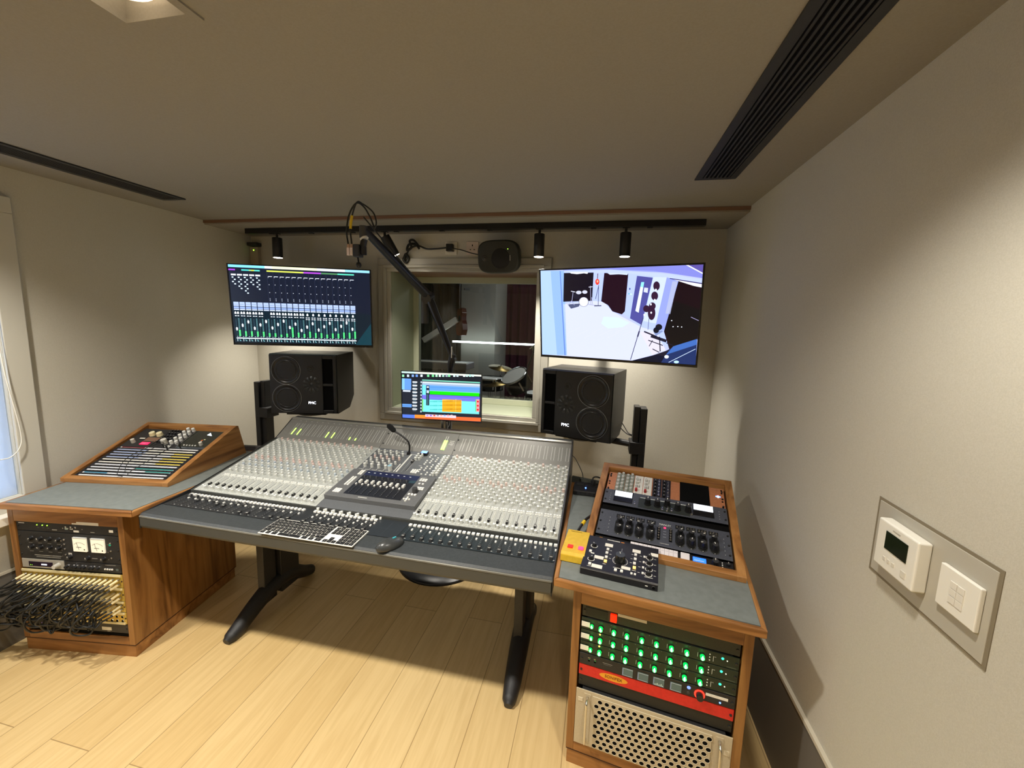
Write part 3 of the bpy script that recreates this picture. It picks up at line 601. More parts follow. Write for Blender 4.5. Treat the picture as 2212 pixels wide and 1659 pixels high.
for i in range(11): inst('key',KEY,t,T(.142+i*.0152,.019,0))
MB().box(.311,.341,.004,.034,0,.004,mat('key_white',hexc('e9e3e6'),.4)).build('key',t,bevel=.001)
MB().box(.352,.395,.008,.027,0,.002,mat('blue_display',(.02,.13,.9),.3,0,1.6)).build('display',t); pr(t,[(.356,.0125,.388,.0150,'dfe8ff'),(.356,.0195,.376,.0215,'9fb8ff')],'display_text',.0022)
inst('knob',KB,t,T(.424,.017,0)@Matrix.Scale(1.25,4)); [inst('button',BTNs,t,T(.447,.008+.009*k,0)@Matrix.Scale(.6,4)) for k in range(3)]
inst('knob',KB,t,T(.466,.022,0)@Matrix.Scale(.7,4)); pr(t,[(.018,.024,.030,.027,'e8a030'),(.044,.022,.072,.026,'e6e6e0'),(.076,.022,.090,.026,'e08a30')])
# ------------------------------------------------------------------ mixing console
CO=(-1.895,1.245,0); CM=T(*CO); CW=1.783
con=thing('mixing_console','wide grey mixing console with hundreds of pale knobs, between the two rack desks','mixing console',CM)
PITCH=.0394; BL=.045; BR=1.150
sl_a=math.degrees(math.atan2(.11,.525)); PM=T(0,.22,.73)@R(sl_a,'X')      # sloping channel surface, local u,s
MM=T(0,.745,.84)@R(math.degrees(math.atan2(.09,.14)),'X')                # meter bridge surface
ARM=noisy('armrest_vinyl',hexc('34383a'),hexc('3b3f41'),120,.55,.05)
CHG=mat('console_chassis',hexc('4a4b48'),.45,.2)
prof=[(.004,.650),(.0,.660),(.0,.702),(.012,.711),(.09,.7135),(.22,.7155),(.22,.7285),(.745,.8385),(.885,.930),(.93,.935),(.945,.925),(.945,.70),(.70,.64),(.20,.630)]
MB().prism(prof,0,CW,CHG).build('console_body',con,bevel=.001)
MB().prism([(.003,.7065),(.012,.7125),(.09,.7150),(.09,.7138),(.012,.7112),(.003,.7050)],.002,CW-.002,ARM).build('armrest',con)
MB().prism([(-.0015,.6995),(-.0005,.7035),(.003,.7055),(.003,.699)],.002,CW-.002,mat('lip_pale_metal',hexc('8d8c84'),.25,.6)).build('front_lip',con)  # lighter metal bevel along the front edge
for x in (-.0012,CW-.0028): MB().prism([(.0,.648),(.0,.700),(.012,.713),(.22,.732),(.745,.842),(.885,.934),(.945,.93),(.945,.65)],x,x+.004,mat('console_cheek',(.02,.02,.022),.4)).build('end_cheek',con)
FM=T(0,0,.7158)      # flat fader surface, local u,y
FAD=noisy('fader_panel',hexc('26282b'),hexc('2b2d30'),150,.45)
MB().box(.012,1.010,.0905,.219,0,.0012,FAD).box(1.152,CW-.006,.0905,.219,0,.0012,mat('fader_panel_teal',hexc('222a2e'),.4)).build('fader_panel',con,FM)
MB().box(1.013,1.149,.0905,.219,0,.0012,mat('blank_panel_blue',hexc('2c3136'),.4)).build('blank_panel',con,FM)
PAN=noisy('channel_panel_print',hexc('abaea9'),hexc('b4b7b2'),240,.5); CPAN=noisy('centre_panel_print',hexc('5d6063'),hexc('65686b'),240,.45)
MB().box(.020,.690,.002,.535,0,.0012,PAN).build('channel_panel',con,PM); MB().box(1.146,CW-.006,.002,.535,0,.0012,PAN).build('channel_panel',con,PM)
MB().box(.692,1.144,.002,.535,0,.0010,CPAN).build('centre_panel',con,PM)
# channel prints
DK='2a2b2c'
it=[]
for b in (BL,BR):
    for k in range(17): it.append((b+k*PITCH-.0004,.006,b+k*PITCH+.0004,.530,'6f716d'))
    for k in range(16):
        x=b+k*PITCH; it.append((x+.0145,.034,x+.0165,.118,DK)); it.append((x+.003,.134,x+.037,.1365,'f0f1ec'))
        for j in range(9): it.append((x+.0195,.040+.0085*j,x+.0215,.0412+.0085*j,'e8e8e2'))
        for j in range(8): it.append((x+.018,.196+.041*j,x+.0215,.2005+.041*j,'3a3c3a')); it.append((x+.003,.176+.041*j,x+.007,.1775+.041*j,'e6e6e0'))
m=MB()
for i,(x0,y0,x1,y1,c) in enumerate(it): m.quad(x0,y0,x1,y1,.0014+(i%7)*.00001,PRINT,None,hexc(c))
m.build('channel_markings',con,PM)
# fader area prints
m=MB(); fb=[(.014+.012,16),(.697,8),(1.152,16)]
for b,n in fb:
    for k in range(n+1): m.quad(b+k*PITCH-.0003,.095,b+k*PITCH+.0003,.215,.0014,PRINT,None,hexc('4e5458'))
    for k in range(n):
        x=b+k*PITCH; m.quad(x+.0215,.098,x+.0235,.190,.0015,PRINT,None,hexc('050506'))
        for j in range(8): m.quad(x+.0115,.103+j*.0115,x+.0150,.1042+j*.0115,.0015,PRINT,None,hexc('b8b8b4'))
        m.quad(x+.030,.100,x+.037,.1025,.0015,PRINT,None,hexc('d8d8d4'))
m.quad(1.016,.150,1.146,.1505,.0015,PRINT,None,hexc('5d666e')); m.quad(1.080,.098,1.0805,.215,.0015,PRINT,None,hexc('5d666e'))
m.build('fader_markings',con,FM)
# knobs
def km(nm,c,ct,r=.0067,h=.0155): return knobmesh(nm,r,h,mat(nm,hexc(c),.4),mat(nm+'_cap',hexc(ct),.4),10,mat('pointer_dark',(.1,.1,.1),.5))
K_W=km('knob_white','d4d6d0','f2f3ee'); K_P=km('knob_pink','dcc6be','f3d6cd'); K_B=km('knob_bluish','b4bfc8','d2dce4')
kn=[]
for b in (BL,BR):
    for k in range(16):
        for c_ in range(2):
            x=b+k*PITCH+(.0105 if c_==0 else .0285)
            for j in range(8):
                s=.172+j*.0415+(0 if c_==0 else .0205)
                if s>.50: continue
                me=K_W
                if c_==1 and j==3: me=K_P
                if j==3 and c_==0: me=K_P if k%3 else K_W
                if j in (1,2) and c_==1: me=K_B if b==BL else K_W
                kn.append((x,s,me))
        kn.append((b+k*PITCH+.022,.515,K_P if (k%2==0 or b==BL) else K_W)); kn.append((b+k*PITCH+.008,.495,K_W)); kn.append((b+k*PITCH+.024,.020,K_W)); kn.append((b+k*PITCH+.008,.026,K_W))
camv=Vector((0,0,H0)); W0=CM@PM
kn.sort(key=lambda q:(W0@Vector((q[0],q[1],0))-camv).length)
for x,s,me in kn[:100]: inst('knob',me,con,PM@T(x,s,.0012)@R(random.uniform(-60,60),'Z'))
rest=MB()
def addmesh(mb,me,Mx):
    vs=[v.co for v in me.vertices]
    for p in me.polygons: pass
    o=len(mb.v); mb.v+= [tuple(Mx@v) for v in vs]
    for p in me.polygons:
        mb.f.append([o+i for i in p.vertices]); mb.m.append(mb.mi(me.materials[p.material_index])); mb.c.append(None); mb.sm.append(p.use_smooth)
for x,s,me in kn[100:]: addmesh(rest,me,T(x,s,.0012)@R(random.uniform(-60,60),'Z'))
o=rest.build('knob',con,PM); o['kind']='stuff'
# small faders on the sloping part
CAPB=MB().box(-.0045,.0045,-.008,.008,0,.009,BLACK).box(-.0045,.0045,-.0006,.0006,.009,.0094,WHITE).mesh('cap_black')
CAPW=MB().box(-.006,.006,-.010,.010,0,.010,mat('cap_white',hexc('ecebe4'),.35)).box(-.006,.006,-.0006,.0006,.010,.0104,BLACK).mesh('cap_white')
CAPG=MB().prism([(-.011,0),(-.010,.011),(-.003,.008),(.003,.008),(.010,.011),(.011,0)],-.0055,.0055,mat('cap_graphite',(.035,.036,.038),.35)).box(-.0055,.0055,-.0007,.0007,.0082,.0088,WHITE).mesh('cap_graphite')
for b in (BL,BR):
    for k in range(16): inst('fader_cap',CAPB,con,PM@T(b+k*PITCH+.0155,.052+.002*((k*5)%3),.0012))
lvl=[.178,.176,.150,.168,.165,.140,.136,.168,.170,.104,.106,.160,.168,.104,.106,.112]
for (b,n) in fb:
    for k in range(n):
        y=(lvl[k] if b<.1 else (.108+.002*(k%2)))
        inst('fader_cap',CAPG,con,FM@T(b+k*PITCH+.0225,y,.0012))
# buttons : large white pair row, small ones
BW=MB().box(-.0062,.0062,-.0062,.0062,0,.006,mat('button_lit_white',hexc('fbfaf3'),.35)).mesh('console_button')
BS=MB().box(-.0032,.0032,-.0045,.0045,0,.005,mat('button_lit_white',hexc('fbfaf3'),.35)).mesh('console_button_small')
for b,n in fb:
    for k in range(2*n): inst('button',BW,con,FM@T(b+(k+.5)*PITCH/2,.199,.0012))
for k in range(16): inst('button',BS,con,FM@T(BR+.002+k*PITCH+.0335,.165,.0012))
sb=MB()
bsm=mat('button_lit_white',hexc('fbfaf3'),.35); bgr=mat('button_grey',hexc('dcdcd4'),.4)
for k in range(16): sb.box(fb[0][0]+k*PITCH+.030,fb[0][0]+k*PITCH+.0362,.162,.170,.0012,.006,bsm,FM)
for k in range(8):
    x=fb[1][0]+k*PITCH; sb.box(x+.028,x+.034,.150,.158,.0012,.006,bsm,FM); sb.box(x+.034,x+.040,.170,.178,.0012,.006,bsm,FM)
for b in (BL,BR):
    for k in range(16):
        x=b+k*PITCH
        for j in range(9): sb.box(x+.0262,x+.0312,.040+j*.0088,.0435+j*.0088,.0012,.004,bgr,PM)
        for j in range(3): sb.box(x+.004+j*.011,x+.012+j*.011,.140,.1455,.0012,.0045,bsm,PM)
        for j in range(2): sb.box(x+.004+j*.016,x+.010+j*.016,.124,.129,.0012,.0045,bgr,PM)
        for j in range(8): sb.box(x+.0172,x+.0212,.187+.041*j,.191+.041*j,.0012,.005,bgr,PM); 
        sb.box(x+.003,x+.007,.008,.011,.0012,.004,bgr,PM); sb.box(x+.012,x+.017,.008,.011,.0012,.004,bgr,PM)
# centre section
for j in range(9): sb.box(.985+(j%3)*.012,.994+(j%3)*.012,.33+.012*(j//3),.338+.012*(j//3),.001,.005,bsm,PM)
for i in range(5):
    for j in range(11):
        if (i*7+j*5)%4: sb.box(1.02+i*.024,1.028+i*.024,.325+j*.018,.331+j*.018,.001,.0055,bsm,PM)
for i in range(8): sb.box(.70+i*.018,.71+i*.018,.505,.510,.001,.005,bgr,PM)
for k in range(8): sb.box(.712+k*PITCH+.022,.712+k*PITCH+.030,.2125,.2175,.0,.010,bsm,FM)
o=sb.build('button',con); o['kind']='stuff'
K_L=knobmesh('knob_centre_white',.0085,.02,mat('knob_white',hexc('c3c6c0'),.4),mat('knob_white_cap',hexc('e4e6e0'),.4),14,mat('pointer_dark',(.1,.1,.1),.5))
cb=MB()
for k in range(8): addmesh(cb,K_L,FM@T(.712+k*PITCH,.208,.0012)@Matrix.Scale(.8,4))
for i in range(5):
    for j in range(7):
        if j==2 and i==4: continue
        addmesh(cb,K_W if j!=3 else K_P,PM@T(.715+i*.036+(.012 if j%2 else 0),.372+j*.021,.001))
for i in range(4): addmesh(cb,K_L,PM@T(.722+i*.040,.345,.001))
for i in range(2):
    for j in range(3): addmesh(cb,K_W,PM@T(.955+i*.022,.455+j*.020,.001))
for j in range(9): addmesh(cb,K_W,PM@T(1.11,.33+j*.021,.001)); addmesh(cb,K_W,PM@T(1.128,.335+j*.021,.001))
o=cb.build('knob',con); o['kind']='stuff'
pb=MB().cyl(0,0,0,.028,.011,.0105,mat('knob_white',hexc('c3c6c0'),.4),18,mcap=mat('knob_pale_blue',hexc('9cc4d4'),.4)).build('level_knob',con,PM@T(.872,.335,.001))
pr_items=[(.700+.038*i,.318,.722+.038*i,.3205,'e8e8e2') for i in range(5)]+[(.722+.038*i,.3205,.724+.038*i,.340,'e8e8e2') for i in range(5)]+[(.905,.325,.914,.50,'d9d9d2'),(.893,.325,.898,.40,'e8e8e2'),(.950,.345,.953,.44,'0a0a0b'),(.935,.33,.936,.44,'b8b8b2'),(.93,.448,.97,.4505,'e8e8e2'),(1.00,.40,1.016,.4025,'e8e8e2'),(.84,.500,.95,.502,'e8e8e2')]+[(.955,.345+.009*j,.962,.3465+.009*j,'c8c8c2') for j in range(11)]
m=MB()
for i,(x0,y0,x1,y1,c) in enumerate(pr_items): m.quad(x0,y0,x1,y1,.0013,PRINT,None,hexc(c))
m.build('centre_markings',con,PM)
inst('fader_cap',CAPG,con,PM@T(.9515,.43,.001))
MB().box(.962,1.000,.505,.531,.001,.016,BLACK).box(.964,.998,.507,.529,.016,.0168,mat('blue_display_soft',(.15,.3,1),.3,0,1.8)).build('display',con,PM@T(0,-.002,0))
# raised control tray in the centre
TM=PM@T(0,.058,.012)@R(-2.2,'X')
tr=MB().box(.692,1.143,0,.238,-.018,.012,noisy('tray_grey',hexc('626364'),hexc('6a6b6c'),200,.45)).build('control_tray',con,TM,bevel=.002)
m=MB(); m.box(.775,1.062,.026,.190,.012,.0128,mat('tray_black',(.018,.019,.024),.3)).box(.775,1.062,.190,.232,.012,.0128,mat('tray_blue',(.022,.026,.07),.25)).box(1.030,1.062,.165,.187,.0128,.0136,mat('tray_lcd',(.03,.06,.08),.2)).build('tray_panel',tr)
its=[]
for k in range(8):
    x=.800+k*.0322; its.append((x-.0012,.034,x+.0012,.150,'020203')); its.append((x-.013,.212,x-.004,.217,'e8ecf0'))
    for j in range(8): its.append((x-.009,.040+.011*j,x-.004,.0412+.011*j,'8f9092'))
    its.append((x+.006,.150,x+.0064,.180,'9a9a9c'))
its+=[(.86,.010,.905,.014,'e0e0da'),(1.075,.222,1.10,.2235,'dcdcd6')]
m=MB()
for i,(x0,y0,x1,y1,c) in enumerate(its): m.quad(x0,y0,x1,y1,.0131+(i%3)*.00003,PRINT,None,hexc(c))
m.build('tray_markings',tr)
for k in range(8):
    x=.800+k*.0322; inst('fader_cap',CAPW,tr,T(x,.128,.0128)); inst('button',BS,tr,T(x-.011,.108,.0128)); inst('knob',knobmesh('tray_knob',.004,.012,mat('tray_knob_grey',hexc('55565a'),.4),mat('tray_knob_grey',hexc('55565a'),.4),10) if k==0 else bpy.data.meshes['tray_knob'],tr,T(x-.004,.168,.0128))
m=MB()
for j in range(5):
    for i in range(2): m.box(.742+i*.012,.751+i*.012,.188+j*.0085,.1945+j*.0085,.012,.015,bsm)
for j in range(8):
    for i in range(2): m.box(.733+i*.014,.742+i*.014,.092+j*.0095,.0985+j*.0095,.012,.015,bsm)
for j in range(3):
    for i in range(3): m.box(.716+i*.012,.726+i*.012,.028+j*.011,.036+j*.011,.012,.015,bsm)
for j in range(2):
    for i in range(3): m.box(1.074+i*.013,1.084+i*.013,.192+j*.013,.200+j*.013,.012,.015,bsm); m.box(1.090+i*.0125,1.100+i*.0125,.120+j*.013,.128+j*.013,.012,.015,bsm)
for i in range(2): m.box(1.082+i*.018,1.091+i*.018,.165,.173,.012,.015,bsm)
for i in range(3): m.box(1.074+i*.015,1.084+i*.015,.072,.082,.012,.017,bsm)
o=m.build('button',tr); o['kind']='stuff'
MB().cyl(0,0,0,.022,.0135,.0125,mat('jog_grey',(.05,.05,.052),.3),24).build('jog_knob',tr,T(1.098,.100,.012))
m=MB()
for a in range(4): m.cyl(1.085+.013*math.cos(a*PI/2),.040+.013*math.sin(a*PI/2),.012,.016,.005,.0045,mat('button_grey',hexc('dcdcd4'),.4),10)
m.cyl(1.085,.040,.012,.0165,.006,.0055,bsm,12); m.build('cursor_cluster',tr)
# meter bridge
MET=noisy('meter_bridge_grey',hexc('7a7974'),hexc('82817c'),260,.5)
MB().box(.004,.690,.0,.163,0,.0012,MET).build('meter_panel',con,MM); MB().box(.692,1.130,0,.163,0,.0012,MET).build('meter_panel',con,MM); MB().box(1.132,CW-.006,0,.163,0,.0012,MET).build('meter_panel',con,MM)
m=MB(); g=MB()
def meterpair(x,y0,y1):
    for d in (-.0075,.0075): m.quad(x+d-.0011,y0,x+d+.0011,y1,.0015,PRINT,None,hexc('c9c9c3'))
    m.quad(x-.009,y0-.0025,x+.009,y0-.0018,.0015,PRINT,None,hexc('9c9c96'))
for k in range(16):
    meterpair(.075+k*PITCH,.035,.128); meterpair(1.172+k*PITCH,.033,.124)
    m.quad(.055+k*PITCH,.0,.0556+k*PITCH,.150,.0015,PRINT,None,hexc('6b6a66')); m.quad(1.152+k*PITCH,.0,1.1526+k*PITCH,.150,.0015,PRINT,None,hexc('6b6a66'))
for k in range(8): meterpair(.722+k*.0375,.028,.122)
m.quad(1.022,.040,1.0225,.115,.0015,PRINT,None,hexc('9c9c96'))
for j in range(7): m.quad(1.014,.045+.011*j,1.019,.0462+.011*j,.0015,PRINT,None,hexc('b9b9b3'))
for d in (-.006,.006): m.quad(1.066+d-.0016,.03,1.066+d+.0016,.13,.0015,PRINT,None,hexc('d9d9d3'))
m.build('meter_scale',con,MM)
for k,h in ((0,.05),(1,.045),(6,.042),(7,.042),(10,.018),(11,.015)):
    x=.075+k*PITCH+.0075; MB().box(x-.0022,x+.0022,.036,.036+h,.0013,.0030,mat('meter_green_bright',(.42,1,.08),.4,0,4)).build('meter_light',con,MM)
for d in (-.006,.006): MB().box(1.066+d-.0042,1.066+d+.0042,.030,.098,.0013,.0032,mat('meter_green_bright',(.42,1,.08),.4,0,4)).build('meter_light',con,MM)
fonttext('Solid\nState\nLogic',.0135,mat('ink_pale',hexc('e3e2dc'),.5),con,MM@T(1.104,.085,.0015))
for x in (.700,1.137):
    for y in (.035,.11): MB().cyl(x,y,.0012,.003,.0045,.004,BLACK,10).build('screw',con,MM)
for k in range(16): MB().cyl(.075+k*PITCH,.148,.0012,.0022,.0016,.0014,WHITE,8).build('peak_light',con,MM)
MB().box(.004,CW-.006,.158,.172,.0,.007,mat('bridge_cap',hexc('a6a49c'),.3,.5)).build('bridge_cap',con,MM,bevel=.002)
# legs
def leg(x):
    m=MB(); m.box(x-.030,x+.012,.375,.455,.05,.64,DARK).box(x-.012,x+.030,.470,.60,.06,.64,BLACKM)
    lg=m.build('leg',con,bevel=.004)
    f=MB(); P=spline([(x,.155,.016),(x,.22,.035),(x,.33,.085),(x,.45,.125),(x,.56,.115),(x,.66,.055),(x,.74,.020)],6)
    f.tube(P,[.017,.022]+[.026+.018*math.sin(PI*i/len(P)) for i in range(2,len(P)-1)]+[.016],BLACKM,14); f.build('foot',lg)
leg(.225); leg(1.612)
MB().box(.24,1.60,.50,.54,.30,.40,VOID).build('cross_beam',con)
# ------------------------------------------------------------------ things on the console
kb=thing('keyboard','white flat computer keyboard with black keys on the console armrest','keyboard',T(-1.283,1.236,.7156)@R(.6,'Z'))
MB().prism([(0,0),(0,.0035),(.114,.006),(.114,0)],0,.414,mat('keyboard_white',hexc('ece9df'),.4)).build('body',kb,bevel=.0012)
KM=mat('key_black',(.014,.014,.015),.4); KI=mat('key_legend',hexc('d8d8d4'),.5)
KS=T(0,0,.0036)@R(1.25,'X')
def key(x,y,w_,h_=.0152):
    MB().box(x,x+w_,y,y+h_,0,.0018,KM).box(x+w_/2-.001,x+w_/2+.001,y+h_/2-.001,y+h_/2+.001,.0018,.002,KI).build('key',kb,KS)
px=.0188
for r_,(y,ws) in enumerate(((.004,[.016,.016,.020,.095,.021,.018,.024]),(.0225,[.028]+[.0155]*10+[.036]),(.041,[.030]+[.0155]*11+[.024]),(.0595,[.024]+[.0155]*13),(.078,[.0155]*13+[.026]),(.0965,[.0175]*13+[.018]))):
    x=.004
    tot=sum(ws); gap=(.268-tot)/(len(ws)-1)
    for w_ in ws: key(x,y,w_,.0152 if r_<5 else .011); x+=w_+gap
for i in range(3):
    key(.282+i*px,.078,.0155); key(.282+i*px,.0965,.0155,.011); key(.282+i*px,.0595,.0155)
    key(.282+i*px,.004,.0155)
key(.282+px,.0215,.0155)
for i in range(4):
    for j in range(6):
        if j==0 and i==1: continue
        key(.340+i*.0182,.004+j*.0185,.0155 if not(j==0 and i==0) else .0337,.0152 if j<5 else .011)
ms=thing('mouse','dark grey computer mouse on the console armrest','mouse',T(-.738,1.284,.7157)@R(-33,'Z'))
m=MB(); n=16; rings=[]
for i,(zf,sc_) in enumerate(((0,1),(.006,1.03),(.016,.93),(.024,.72),(.029,.42),(.0305,.12))):
    rings.append([(.031*sc_*math.cos(2*PI*k/n),.056*sc_*math.sin(2*PI*k/n)*(1 if math.sin(2*PI*k/n)>0 else .95)-.004*(zf/.03),zf+.003*math.sin(2*PI*k/n)*(zf/.03)*-1) for k in range(n)])
v=[p for r_ in rings for p in r_]; f=[(i*n+k,i*n+(k+1)%n,(i+1)*n+(k+1)%n,(i+1)*n+k) for i in range(5) for k in range(n)]
m.add(v,f,mat('mouse_grey',(.045,.048,.048),.28),None,None,True); m.add(rings[-1],[tuple(range(n))],mat('mouse_grey',(.045,.048,.048),.28)); m.build('body',ms)
MB().cyl(0,0,-.002,.002,.0035,.0035,mat('mouse_logo',(.6,.6,.6),.3),10).build('emblem',ms,T(0,-.02,.029)); MB().box(-.0025,.0025,.012,.026,.026,.0295,mat('wheel_cyan_reflection',hexc('4fb7c4'),.3)).build('scroll_wheel',ms)  # cyan reflection put into the scroll wheel colour
gm=thing('gooseneck_microphone','small black gooseneck microphone curving up from the console','microphone',T(-1.004,1.957,.834))
P=spline([(0,0,0),(.004,.004,.035),(-.006,.006,.070),(-.045,.006,.100),(-.085,.004,.122)],8)
MB().tube(P,.0052,BLACK,10).cyl(0,0,-.001,.012,.011,.010,BLACK,14).build('neck',gm)
MB().tube([(-.082,.004,.120),(-.090,.004,.126),(-.108,.003,.142),(-.122,.003,.152),(-.130,.003,.155)],[.007,.0135,.0155,.0135,.005],mat('foam_black',(.008,.008,.008),.95),14).build('windshield',gm)
# ------------------------------------------------------------------ things on the right desk
bx=thing('monitor_controller','black desktop monitor controller with many white label tapes','controller',T(-.021,1.273,.7303)@R(-8,'Z'))
W_,D_=.251,.196
MB().prism([(0,.001),(0,.024),(.003,.027),(D_,.0385),(D_,.001)],0,W_,mat('controller_black',(.010,.009,.011),.35)).build('body',bx,bevel=.0012)
BS_=T(0,.0,.0269)@R(math.degrees(math.atan2(.0115,D_-.003)),'X')
for (x0,y0,x1,y1) in ((.064,.145,.092,.163),(.037,.061,.069,.078),(.035,.010,.071,.028),(.162,.143,.190,.161),(.132,.036,.162,.051),(.225,.143,.250,.161)): MB().box(x0,x1,y0,y1,.0,.0012,LABEL).build('label_tape',bx,BS_)
SQB=MB().box(-.0045,.0045,-.0055,.0055,0,.0035,mat('button_white',hexc('f4f2ea'),.35)).mesh('square_button'); SQO=MB().box(-.005,.005,-.006,.006,0,.0036,mat('amber_button',hexc('ffd27a'),.35,0,.6)).mesh('amber_button')
for p in ((.077,.127),(.076,.105),(.077,.080),(.174,.129),(.174,.104),(.173,.079),(.204,.129),(.203,.097),(.202,.067),(.202,.037),(.019,.095),(.028,.024),(.115,.021),(.135,.022),(.167,.022),(.178,.022)): inst('button',SQB,bx,BS_@T(*p,0)@(Matrix.Scale(.75,4) if p[0]>.16 and p[1]<.03 or p[0]>.2 else Matrix.Identity(4)))
for p in ((.077,.056),(.174,.055)): inst('button',SQO,bx,BS_@T(*p,0))
m=MB(); CX_,CY_=.125,.076
for a in range(40):
    t0=math.radians(-60+a*300/40); t1=math.radians(-60+(a+1)*300/40); rr,rw=.0245,.0013
    m.add([(CX_+rr*math.cos(t0),CY_+rr*math.sin(t0),.0003),(CX_+(rr+rw)*math.cos(t0),CY_+(rr+rw)*math.sin(t0),.0003),(CX_+(rr+rw)*math.cos(t1),CY_+(rr+rw)*math.sin(t1),.0003),(CX_+rr*math.cos(t1),CY_+rr*math.sin(t1),.0003)],[(0,1,2,3)],WHITE)
    if a%3==0: m.quad(CX_+.0215*math.cos(t0)-.0006,CY_+.0215*math.sin(t0)-.0006,CX_+.0215*math.cos(t0)+.0006,CY_+.0215*math.sin(t0)+.0006,.0003,WHITE)
m.build('dial_scale',bx,BS_)
MB().cyl(0,0,0,.026,.0185,.0160,mat('knob_gloss_black',(.012,.013,.012),.22),32,mcap=mat('knob_gloss_top',(.03,.034,.03),.25)).box(-.0008,.0008,.004,.015,.026,.0264,WHITE).build('volume_knob',bx,BS_@T(CX_,CY_,0)@R(12,'Z'))
KP_=((.027,.132),(.028,.053),(.221,.130),(.221,.097),(.221,.065),(.220,.038))
for p in KP_: inst('knob',KB,bx,BS_@T(*p,0)@R(random.uniform(-60,60),'Z')@Matrix.Scale(.8,4))
m=MB()
for p in KP_:
    for a in range(10):
        t0=math.radians(150+a*24); t1=t0+math.radians(20)
        m.add([(p[0]+.0105*math.cos(t0),p[1]+.0105*math.sin(t0),.0003),(p[0]+.0128*math.cos(t0),p[1]+.0128*math.sin(t0),.0003),(p[0]+.0128*math.cos(t1),p[1]+.0128*math.sin(t1),.0003),(p[0]+.0105*math.cos(t1),p[1]+.0105*math.sin(t1),.0003)],[(0,1,2,3)],WHITE)
for (x,y) in ((.192,.129),(.191,.097),(.190,.067),(.189,.037),(.240,.127),(.240,.095),(.240,.064),(.240,.036),(.088,.124),(.089,.102),(.090,.078),(.163,.128),(.162,.103),(.161,.080)): m.quad(x-.0035,y-.0009,x+.0035,y+.0009,.0003,WHITE)
m.quad(.208,.021,.234,.023,.0003,WHITE); m.quad(.020,.012,.034,.0135,.0003,WHITE); m.quad(.106,.034,.130,.036,.0003,WHITE); m.quad(.069,.040,.080,.042,.0003,WHITE); m.quad(.167,.040,.180,.042,.0003,WHITE); m.quad(.1245,.110,.1265,.150,.0003,mat('grey_ink',(.3,.3,.3),.5))
for i in range(9): m.quad(.068+.0052*i,.186,.0718+.0052*i,.191,.0003,WHITE)
m.quad(.118,.186,.130,.191,.0003,mat('ink_orange',hexc('d08030'),.5)); m.quad(.022,.084,.034,.090,.0003,WHITE)
m.build('markings',bx,BS_)
MB().cyl(0,0,0,.003,.0055,.005,STEEL,16,mcap=VOID).build('socket',bx,T(.238,0,.012)@R(90,'X')); MB().box(.212,.220,-.0012,0,.011,.0135,WHITE).build('socket_label',bx)
MB().box(.001,W_-.001,-.0008,.001,.0225,.0240,mat('edge_grey',(.3,.3,.3),.3,.5)).build('front_edge',bx)
yb=thing('yellow_box','small yellow metal box with two red lit buttons on the right desk','control box',T(-.094,1.330,.7303)@R(-6,'Z'))
YEL=noisy('yellow_enamel',hexc('d9b02c'),hexc('e2ba36'),60,.35)
MB().prism([(0,.001),(.002,.026),(.012,.034),(.160,.040),(.165,.036),(.165,.001)],0,.084,YEL).build('body',yb,bevel=.003,seg=3)
BSY=T(0,.012,.0343)@R(2.3,'X')
MB().box(.017,.037,.022,.042,0,.004,mat('dark_red_button',(.75,.02,.01),.3,0,.5)).build('button',yb,BSY,bevel=.002); MB().box(.056,.076,.020,.040,0,.006,mat('pink_lit_button',(1,.05,.16),.3,0,1.1)).build('button',yb,BSY,bevel=.003)
pr_=MB(); pr_.quad(.012,.135,.055,.138,.0004,mat('ink_brown',hexc('8a6a10'),.5)); pr_.build('markings',yb,BSY)
yc=thing('jack_cable','black cable with a yellow tape band running from the yellow box behind the tilted case','cable',T(-.045,1.497,.745))
MB().tube(spline([(0,0,0),(.008,.03,.012),(.03,.09,.022),(.058,.17,.012),(.062,.25,.0),(.075,.32,-.004)],8),.0055,BLACK,8).tube(spline([(.02,.01,.0),(.05,.05,-.006),(.064,.12,-.008),(.072,.24,-.008),(.075,.34,-.008)],8),.0045,BLACK,8).build('cable',yc)
MB().tube([(.018,.055,.0185),(.026,.078,.0215)],.0072,mat('tape_yellow',hexc('e8c423'),.4),10).build('tape',yc); MB().tube([(.050,.140,.0165),(.052,.146,.0158)],.0068,mat('brass',(.8,.6,.25),.2,1),10).tube([(.055,.155,.0145),(.0565,.160,.0138)],.0068,mat('brass',(.8,.6,.25),.2,1),10).build('ferrule',yc)
ps=thing('connection_hub','black plastic hub with a blue light behind the right desk rack','hub',T(-.085,1.905,.7303)@R(-1.5,'Z'))
MB().prism([(0,.001),(0,.022),(.006,.026),(.085,.038),(.095,.034),(.095,.001)],0,.155,mat('hub_black',(.012,.012,.014),.3)).build('body',ps,bevel=.004,seg=3)
for i in range(6): MB().box(.018+i*.022,.032+i*.022,-.001,.0015,.007,.019,DARK).build('port',ps)
for i in range(3): MB().box(.012+i*.045,.045+i*.045,.045,.075,.031,.0365,mat('hub_panel',(.02,.02,.022),.3)).build('button',ps)
MB().cyl(0,0,0,.003,.004,.0035,BLUEL,12).build('indicator_light',ps,T(.058,.030,.030)@R(8,'X'))
for i,(x,y) in enumerate(((.086,.05),(.10,.058))): MB().box(x-.006,x+.006,y,y+.012,.03,.062,BLACK).build('plug',ps)
hc=thing('hub_cable','thin black cable hanging from the console corner to the hub','cable',T(-.108,2.05,.885))
MB().tube(spline([(0,0,0),(.02,-.012,-.015),(.055,-.035,-.070),(.066,-.05,-.105),(.070,-.06,-.122)],8),.0022,CORD,6).build('cable',hc)
